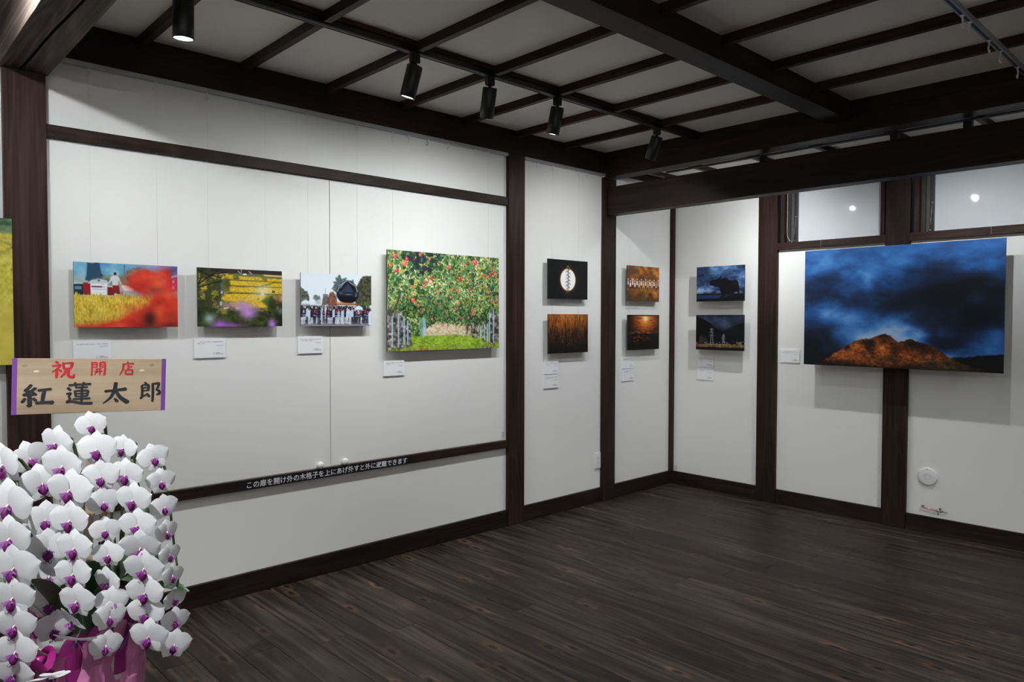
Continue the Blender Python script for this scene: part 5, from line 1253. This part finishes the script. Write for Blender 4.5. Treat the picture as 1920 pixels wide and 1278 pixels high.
# flower stems: from the pot straight up beside a stake, over the top and down behind the flowers
AWAY = Vector((FWD.x, FWD.y, 0)).normalized()
for st, ps in backs.items():
    if st == 'G': continue
    line = [p + AWAY*0.028 + Vector((0, 0, 0.012)) for p in ps]
    top = line[0] + AWAY*0.025 + Vector((0, 0, -0.012))
    root = POT + Vector(((top.x - POT.x)*0.35, (top.y - POT.y)*0.35, 0.27))
    up = bez(root, (root + top)/2 + AWAY*0.07 + Vector((0, 0, 0.10)), top, 12)
    tube('stem', [p - POT for p in up + line], [0.0042]*13 + [0.0036 - 0.0016*i/len(line) for i in range(len(line))], STEMM, orchid, 6)
    for a, b in zip(line, ps): tube('pedicel', [a - POT, (a + b)/2 - POT + Vector((0, 0, 0.006)), b - POT], 0.0018, STEMM, orchid, 5)
    tube('stake', [root - POT + AWAY*0.012, root - POT + AWAY*0.05 + Vector((0, 0, 0.30))], 0.003, plain('green_stake', (0.03, 0.06, 0.03), 0.5), orchid, 6)
# leaves
def leaf(base, tip, width, sag):
    base, tip = Vector(base), Vector(tip); bm = bmesh.new(); rows_ = []
    ax = (tip - base); side = ax.cross(Vector((0, 0, 1))).normalized()
    for i in range(11):
        u = i/10; c_ = base + ax*u + Vector((0, 0, sag*math.sin(math.pi*u*0.9)))
        hw = width*(math.sin(math.pi*(0.08 + 0.9*u)**0.8))**0.7 if i < 10 else 0.004
        rows_.append([bm.verts.new(c_ + side*hw*t + Vector((0, 0, 0.35*hw*abs(t)))) for t in (-1, -0.5, 0, 0.5, 1)])
    for a, b in zip(rows_, rows_[1:]):
        for j in range(4): bm.faces.new((a[j], a[j+1], b[j+1], b[j]))
    link('leaf', bm_mesh(bm, 'leaf', True), LEAFM, orchid)
for tx, ty, tz, wd in ((1.690, -4.405, 0.675, 0.036), (1.64, -4.44, 0.74, 0.035), (1.55, -4.40, 0.72, 0.04), (1.36, -4.42, 0.70, 0.04), (1.30, -4.60, 0.72, 0.04), (1.40, -4.78, 0.70, 0.04), (1.56, -4.72, 0.74, 0.04), (1.62, -4.60, 0.77, 0.035), (1.66, -4.52, 0.72, 0.035)):
    d_ = Vector((tx - POT.x, ty - POT.y, 0)); leaf(Vector((d_.x*0.15, d_.y*0.15, 0.27)), Vector((tx, ty, tz)) - POT, wd, 0.06)
# pot and wrapping
pot_me = bm_mesh(lathe([(0.085, 0.0), (0.095, 0.02), (0.115, 0.25), (0.118, 0.26), (0.110, 0.262), (0.105, 0.24), (0.002, 0.235)], 32, cap=False), 'pot', True)
link('pot', pot_me, plain('white_pot_glaze', (0.7, 0.7, 0.68), 0.3), orchid)
def wrap(name, prof, folds, amp, seed, mat, thick=0.0):
    rng = random.Random(seed); ph = [rng.uniform(0, 6.28) for _ in range(8)]; bm = bmesh.new(); rings = []; seg = 120
    for i, (r_, z) in enumerate(prof):
        t = i/(len(prof)-1); ring = []
        for k in range(seg):
            a = 2*math.pi*k/seg
            f = abs(math.sin(folds*a/2 + ph[0] + 0.8*math.sin(2*a + ph[1])*(0.4+t)))
            g = 0.5*math.sin(3*a + ph[2] + t*2.2) + 0.5*math.sin(7*a + ph[3] - 3*t) + 0.35*math.sin(13*a + ph[4] + 5*t)
            rr_ = r_*(1 + amp*(0.35 + t)*(f - 0.5) + 0.45*amp*g)
            zz = z + (0.030*f + 0.02*math.sin(4*a + ph[5]))*(1 if i == len(prof)-1 else (0.4*t if t > 0.6 else 0))
            ring.append(bm.verts.new((rr_*math.cos(a), rr_*math.sin(a), zz)))
        rings.append(ring)
    for a, b in zip(rings, rings[1:]):
        for k in range(seg): bm.faces.new((a[k], a[(k+1) % seg], b[(k+1) % seg], b[k]))
    link(name, bm_mesh(bm, name, False), mat, orchid)
wrap('wrapping_paper', [(0.100, 0.001), (0.112, 0.03), (0.118, 0.08), (0.120, 0.13), (0.122, 0.18), (0.117, 0.215), (0.118, 0.235), (0.128, 0.265), (0.142, 0.295)], 9, 0.17, 3, WRAPM)
wrap('inner_wrapping', [(0.108, 0.20), (0.112, 0.24), (0.122, 0.275), (0.132, 0.300)], 11, 0.14, 8, WRAP2)
def sheet(pts_l, pts_r, mat):
    bm = bmesh.new(); pv = None
    for a_, b_2 in zip(pts_l, pts_r):
        cur = [bm.verts.new(Vector(a_)*(1-t) + Vector(b_2)*t + Vector((0, 0, 0.006*math.sin(7*t)))) for t in (0, 0.25, 0.5, 0.75, 1)]
        if pv:
            for j in range(4): bm.faces.new((pv[j], pv[j+1], cur[j+1], cur[j]))
        pv = cur
    link('violet_film', bm_mesh(bm, 'violet_film', True), mat, orchid)
sheet([(0.060, 0.085, 0.20), (0.080, 0.085, 0.27), (0.10, 0.08, 0.33)], [(0.09, 0.04, 0.20), (0.115, 0.05, 0.26), (0.15, 0.06, 0.31)], WRAP3)
# ribbon bow tied on the viewer's side
TOC = (-AWAY); SID = Vector((RGT.x, RGT.y, 0)).normalized()
bow = TOC*0.146 - SID*0.005 + Vector((0, 0, 0.285))
def ribbon(pts, wdt, nrm_dir):
    bm = bmesh.new(); prev = None
    for i, p in enumerate(pts):
        t = (pts[min(i+1, len(pts)-1)] - pts[max(i-1, 0)]).normalized(); s = t.cross(nrm_dir).normalized()
        cur = (bm.verts.new(p - s*wdt/2), bm.verts.new(p + s*wdt/2))
        if prev: bm.faces.new((prev[0], prev[1], cur[1], cur[0]))
        prev = cur
    link('ribbon', bm_mesh(bm, 'ribbon', True), RIBM, orchid)
for s in (-1, 1):
    loop = [bow + SID*s*0.030*math.sin(a) + Vector((0, 0, 0.006*s)) + Vector((0, 0, 0.016*math.sin(2*a))) + TOC*0.014*(1-math.cos(a)) for a in [math.pi*k/14 for k in range(15)]]
    ribbon(loop, 0.018, TOC)
    loop = [bow + SID*s*0.030*(k/10) + TOC*(0.012*math.sin(k*0.8)) + Vector((0, 0, -0.07*k/10)) for k in range(11)]
    ribbon(loop, 0.016, TOC)
tube('ribbon_knot', [bow - SID*0.012 + TOC*0.012, bow + SID*0.012 + TOC*0.012], 0.011, RIBM, orchid, 10)
for x, y, z in ((1.50, -4.525, 0.872), (1.375, -4.655, 0.832)):
    o = box('plant_tag', (x-0.010, y-0.010, z-0.008), (x+0.010, y+0.010, z+0.008), ORNG, orchid, 0.002)

# ------------------------------------------------------------------ congratulation board on its stake
cs = empty('name_board', (1.455, -4.553, 0.53)); tag(cs, 'pale wooden board with brushed red and black Japanese characters', 'name board')
TLc, TRc = Vector((1.4435, -4.7045, 0)), Vector((1.4935, -4.388, 0))
bu = (TRc - TLc); BW = bu.length; bu.normalize(); bn = Vector((bu.y, -bu.x, 0))      # faces the viewer
BZ0, BZ1 = 1.105, 1.2345
BM_ = Matrix((bu, Vector((0, 0, 1)), bn)).transposed().to_4x4(); BM_ = BM_ @ Matrix.Rotation(math.radians(-1.9), 4, 'Z'); BM_.translation = (TLc + TRc)/2 + Vector((0, 0, (BZ0+BZ1)/2)) - cs.location
boardw = wood('pale_cypress_board', 0, [(0.30, 0.213, 0.138), (0.365, 0.275, 0.188), (0.42, 0.325, 0.235)], freq=14, rough=0.3, shade=0.05, bumpy=0.05)
BH = BZ1 - BZ0
bm = bmesh.new(); box_into(bm, (-BW/2, -BH/2, -0.004), (BW/2, BH/2, 0.0)); bmesh.ops.bevel(bm, geom=bm.edges[:], offset=0.0008, segments=1, affect='EDGES')
bd = link('board', bm_mesh(bm, 'board'), boardw, cs); bd.matrix_local = BM_
PURP = plain('purple_paper_strip', (0.145, 0.040, 0.235), 0.45); REDI = plain('red_brush_ink', (0.42, 0.008, 0.02), 0.45); BLKI = plain('black_brush_ink', (0.010, 0.012, 0.013), 0.4)
GOLDM = plain('dull_gold_motif', (0.22, 0.18, 0.10), 0.4); PINKM = plain('pale_pink_motif', (0.62, 0.46, 0.42), 0.5)
for s in (-1, 1):
    bm = bmesh.new(); a, b = sorted((s*BW/2*1.001, s*(BW/2 - 0.0098))); box_into(bm, (a, -BH/2-0.0001, -0.0041), (b, BH/2+0.0001, 0.0003))
    link('end_strip', bm_mesh(bm, 'end_strip'), PURP, bd)
bm = bmesh.new(); box_into(bm, (-0.009, -0.60, -0.0085), (0.009, 0.02, -0.0045))
link('stake', bm_mesh(bm, 'stake'), boardw, bd)

def brush(strokes, x, y, wdt, hgt, mat, name='character', lift=0.0007, bold=1.22):
    """brush written character from strokes [(x, y, half width)...] in a unit square"""
    bm = bmesh.new(); zl = lift
    for st in strokes:
        pts = []
        for (a, b) in zip(st, st[1:]):
            for k in range(6):
                t = k/6; pts.append(tuple(a[i]*(1-t) + b[i]*t for i in range(3)))
        pts.append(st[-1])
        # smooth
        for _ in range(2):
            pts = [pts[0]] + [tuple((pts[i-1][q] + 2*pts[i][q] + pts[i+1][q])/4 for q in range(3)) for i in range(1, len(pts)-1)] + [pts[-1]]
        L_, R_ = [], []
        for i, p in enumerate(pts):
            q0, q1 = pts[max(i-1, 0)], pts[min(i+1, len(pts)-1)]
            tx, ty = q1[0]-q0[0], q1[1]-q0[1]; n_ = math.hypot(tx, ty) or 1
            nx, ny = -ty/n_, tx/n_
            hw_ = p[2]*bold; L_.append((p[0]+nx*hw_, p[1]+ny*hw_)); R_.append((p[0]-nx*hw_, p[1]-ny*hw_))
        # round the ends a little
        def cap(p, q, w_):
            dx, dy = p[0]-q[0], p[1]-q[1]; n_ = math.hypot(dx, dy) or 1
            return (p[0] + dx/n_*w_*0.7, p[1] + dy/n_*w_*0.7)
        e0 = cap(pts[0], pts[1], pts[0][2]); e1 = cap(pts[-1], pts[-2], pts[-1][2])
        V_ = lambda p: bm.verts.new((x + (p[0]-0.5)*wdt, y + (p[1]-0.5)*hgt, zl))
        lv = [V_(p) for p in L_]; rv = [V_(p) for p in R_]
        for i in range(len(lv)-1): bm.faces.new((rv[i], rv[i+1], lv[i+1], lv[i]))
        bm.faces.new((V_(e0), rv[0], lv[0])); bm.faces.new((lv[-1], rv[-1], V_(e1)))
        zl += 0.00001
    bmesh.ops.recalc_face_normals(bm, faces=bm.faces[:])
    for f in bm.faces:
        if f.normal.z < 0: f.normal_flip()
    return link(name, bm_mesh(bm, name), mat, bd)
W = 0.055
KAN = {
 'iwau': [[(.20, .97, .05), (.30, .86, .06)], [(.06, .70, .045), (.26, .72, .04), (.40, .76, .06), (.30, .58, .045), (.06, .34, .03)], [(.24, .52, .05), (.25, .28, .06), (.24, .0, .045)], [(.32, .50, .035), (.44, .38, .05)],
          [(.52, .90, .05), (.54, .70, .05), (.57, .52, .05)], [(.54, .86, .04), (.74, .88, .04), (.92, .90, .06), (.88, .70, .05), (.82, .54, .05)], [(.57, .55, .04), (.82, .57, .04)], [(.64, .50, .05), (.60, .28, .05), (.42, .04, .03)], [(.76, .52, .05), (.74, .28, .06), (.76, .10, .06), (.90, .05, .06), (.99, .10, .06), (1.0, .24, .025)]],
 'hiraku': [[(.10, .94, .05), (.12, .60, .05), (.10, .05, .05)], [(.12, .90, .035), (.42, .92, .045), (.40, .60, .04)], [(.14, .76, .03), (.40, .77, .03)], [(.14, .60, .03), (.40, .62, .03)], [(.60, .93, .04), (.60, .62, .04)], [(.60, .92, .035), (.92, .95, .055), (.92, .50, .055), (.90, .12, .06), (.80, .10, .03)], [(.60, .77, .03), (.88, .78, .03)], [(.60, .62, .03), (.88, .63, .03)],
            [(.32, .48, .03), (.70, .50, .035)], [(.26, .32, .035), (.76, .34, .04)], [(.42, .48, .035), (.40, .28, .04), (.28, .10, .025)], [(.60, .50, .04), (.60, .25, .045), (.60, .06, .03)]],
 'mise': [[(.52, 1.0, .05), (.56, .88, .055)], [(.20, .82, .045), (.55, .85, .04), (.92, .86, .06)], [(.26, .82, .05), (.24, .45, .05), (.02, .05, .03)], [(.58, .74, .05), (.57, .45, .05)], [(.60, .62, .035), (.82, .64, .045)], [(.40, .42, .05), (.42, .10, .05)], [(.42, .40, .035), (.86, .43, .055), (.82, .10, .05)], [(.42, .12, .045), (.82, .13, .045)]],
 'kurenai': [[(.30, .98, .05), (.22, .84, .05), (.10, .72, .045), (.28, .68, .045)], [(.44, .84, .05), (.28, .66, .05), (.05, .52, .05), (.25, .52, .045), (.44, .56, .045)], [(.36, .64, .035), (.46, .52, .045)], [(.25, .50, .055), (.26, .28, .065), (.27, .02, .06), (.18, .08, .03)], [(.12, .38, .045), (.03, .20, .05)], [(.36, .38, .045), (.46, .26, .05)], [(.52, .72, .05), (.74, .76, .05), (.92, .78, .055)], [(.72, .74, .05), (.68, .48, .06), (.66, .22, .05)], [(.46, .16, .06), (.72, .18, .055), (.99, .18, .075)]],
 'hasu': [[(.12, .88, .045), (.50, .91, .04), (.92, .92, .05)], [(.34, 1.0, .045), (.38, .82, .04)], [(.66, 1.0, .045), (.62, .82, .04)], [(.08, .76, .05), (.18, .64, .05)], [(.04, .48, .04), (.20, .52, .045), (.12, .36, .04), (.18, .24, .04), (.06, .12, .045)], [(.04, .10, .05), (.24, .14, .05), (.60, .04, .05), (.98, .03, .06)],
          [(.36, .76, .035), (.80, .78, .04)], [(.34, .62, .04), (.38, .34, .04)], [(.36, .61, .035), (.84, .63, .05), (.78, .36, .04)], [(.38, .48, .03), (.80, .49, .03)], [(.40, .36, .03), (.78, .37, .035)], [(.28, .24, .035), (.90, .26, .045)], [(.60, .82, .04), (.60, .45, .045), (.59, .12, .04)]],
 'futoi': [[(.10, .58, .055), (.45, .62, .05), (.88, .68, .07)], [(.50, .98, .06), (.46, .62, .07), (.32, .28, .05), (.04, .02, .025)], [(.50, .60, .05), (.66, .28, .07), (.95, .04, .085)], [(.46, .24, .04), (.56, .10, .06)]],
 'rou': [[(.24, .98, .045), (.30, .90, .045)], [(.10, .82, .045), (.14, .55, .05), (.12, .28, .05)], [(.12, .84, .035), (.42, .86, .055), (.40, .56, .045)], [(.14, .70, .03), (.40, .71, .03)], [(.14, .56, .03), (.40, .57, .03)], [(.12, .28, .045), (.30, .34, .035), (.40, .40, .03)], [(.06, .16, .05), (.14, .28, .045)], [(.34, .42, .04), (.46, .26, .055)], [(.60, .92, .05), (.62, .50, .055), (.60, .0, .045)], [(.62, .90, .04), (.90, .93, .055), (.84, .72, .045), (.76, .60, .035), (.92, .54, .05), (.92, .40, .06), (.78, .34, .035)]],
}
# positions on the board, as fractions of its width and height
for key, fx, fy, ww, hh, mt in (('iwau', 0.307, 0.80, 0.145, 0.31, REDI), ('hiraku', 0.535, 0.81, 0.105, 0.28, REDI), ('mise', 0.728, 0.81, 0.105, 0.27, REDI),
                                ('kurenai', 0.155, 0.335, 0.195, 0.40, BLKI), ('hasu', 0.415, 0.36, 0.175, 0.40, BLKI), ('futoi', 0.655, 0.355, 0.180, 0.40, BLKI), ('rou', 0.893, 0.365, 0.155, 0.38, BLKI)):
    brush(KAN[key], (fx-0.5)*BW, (fy-0.5)*BH, ww*BW, hh*BH, mt)
bird = [[(.1, .45, .10), (.5, .5, .2), (.9, .55, .08)], [(.45, .5, .12), (.6, .9, .06)], [(.4, .5, .10), (.35, .15, .05)]]
for fx, fy in ((0.075, 0.87), (0.90, 0.88)): brush(bird, (fx-0.5)*BW, (fy-0.5)*BH, 0.042*BW, 0.10*BH, GOLDM, 'bird_motif')
for fx, fy in ((0.145, 0.77), (0.83, 0.78)): brush([[(.1, .4, .12), (.5, .5, .22), (.9, .5, .12)]], (fx-0.5)*BW, (fy-0.5)*BH, 0.040*BW, 0.07*BH, PINKM, 'petal_motif')
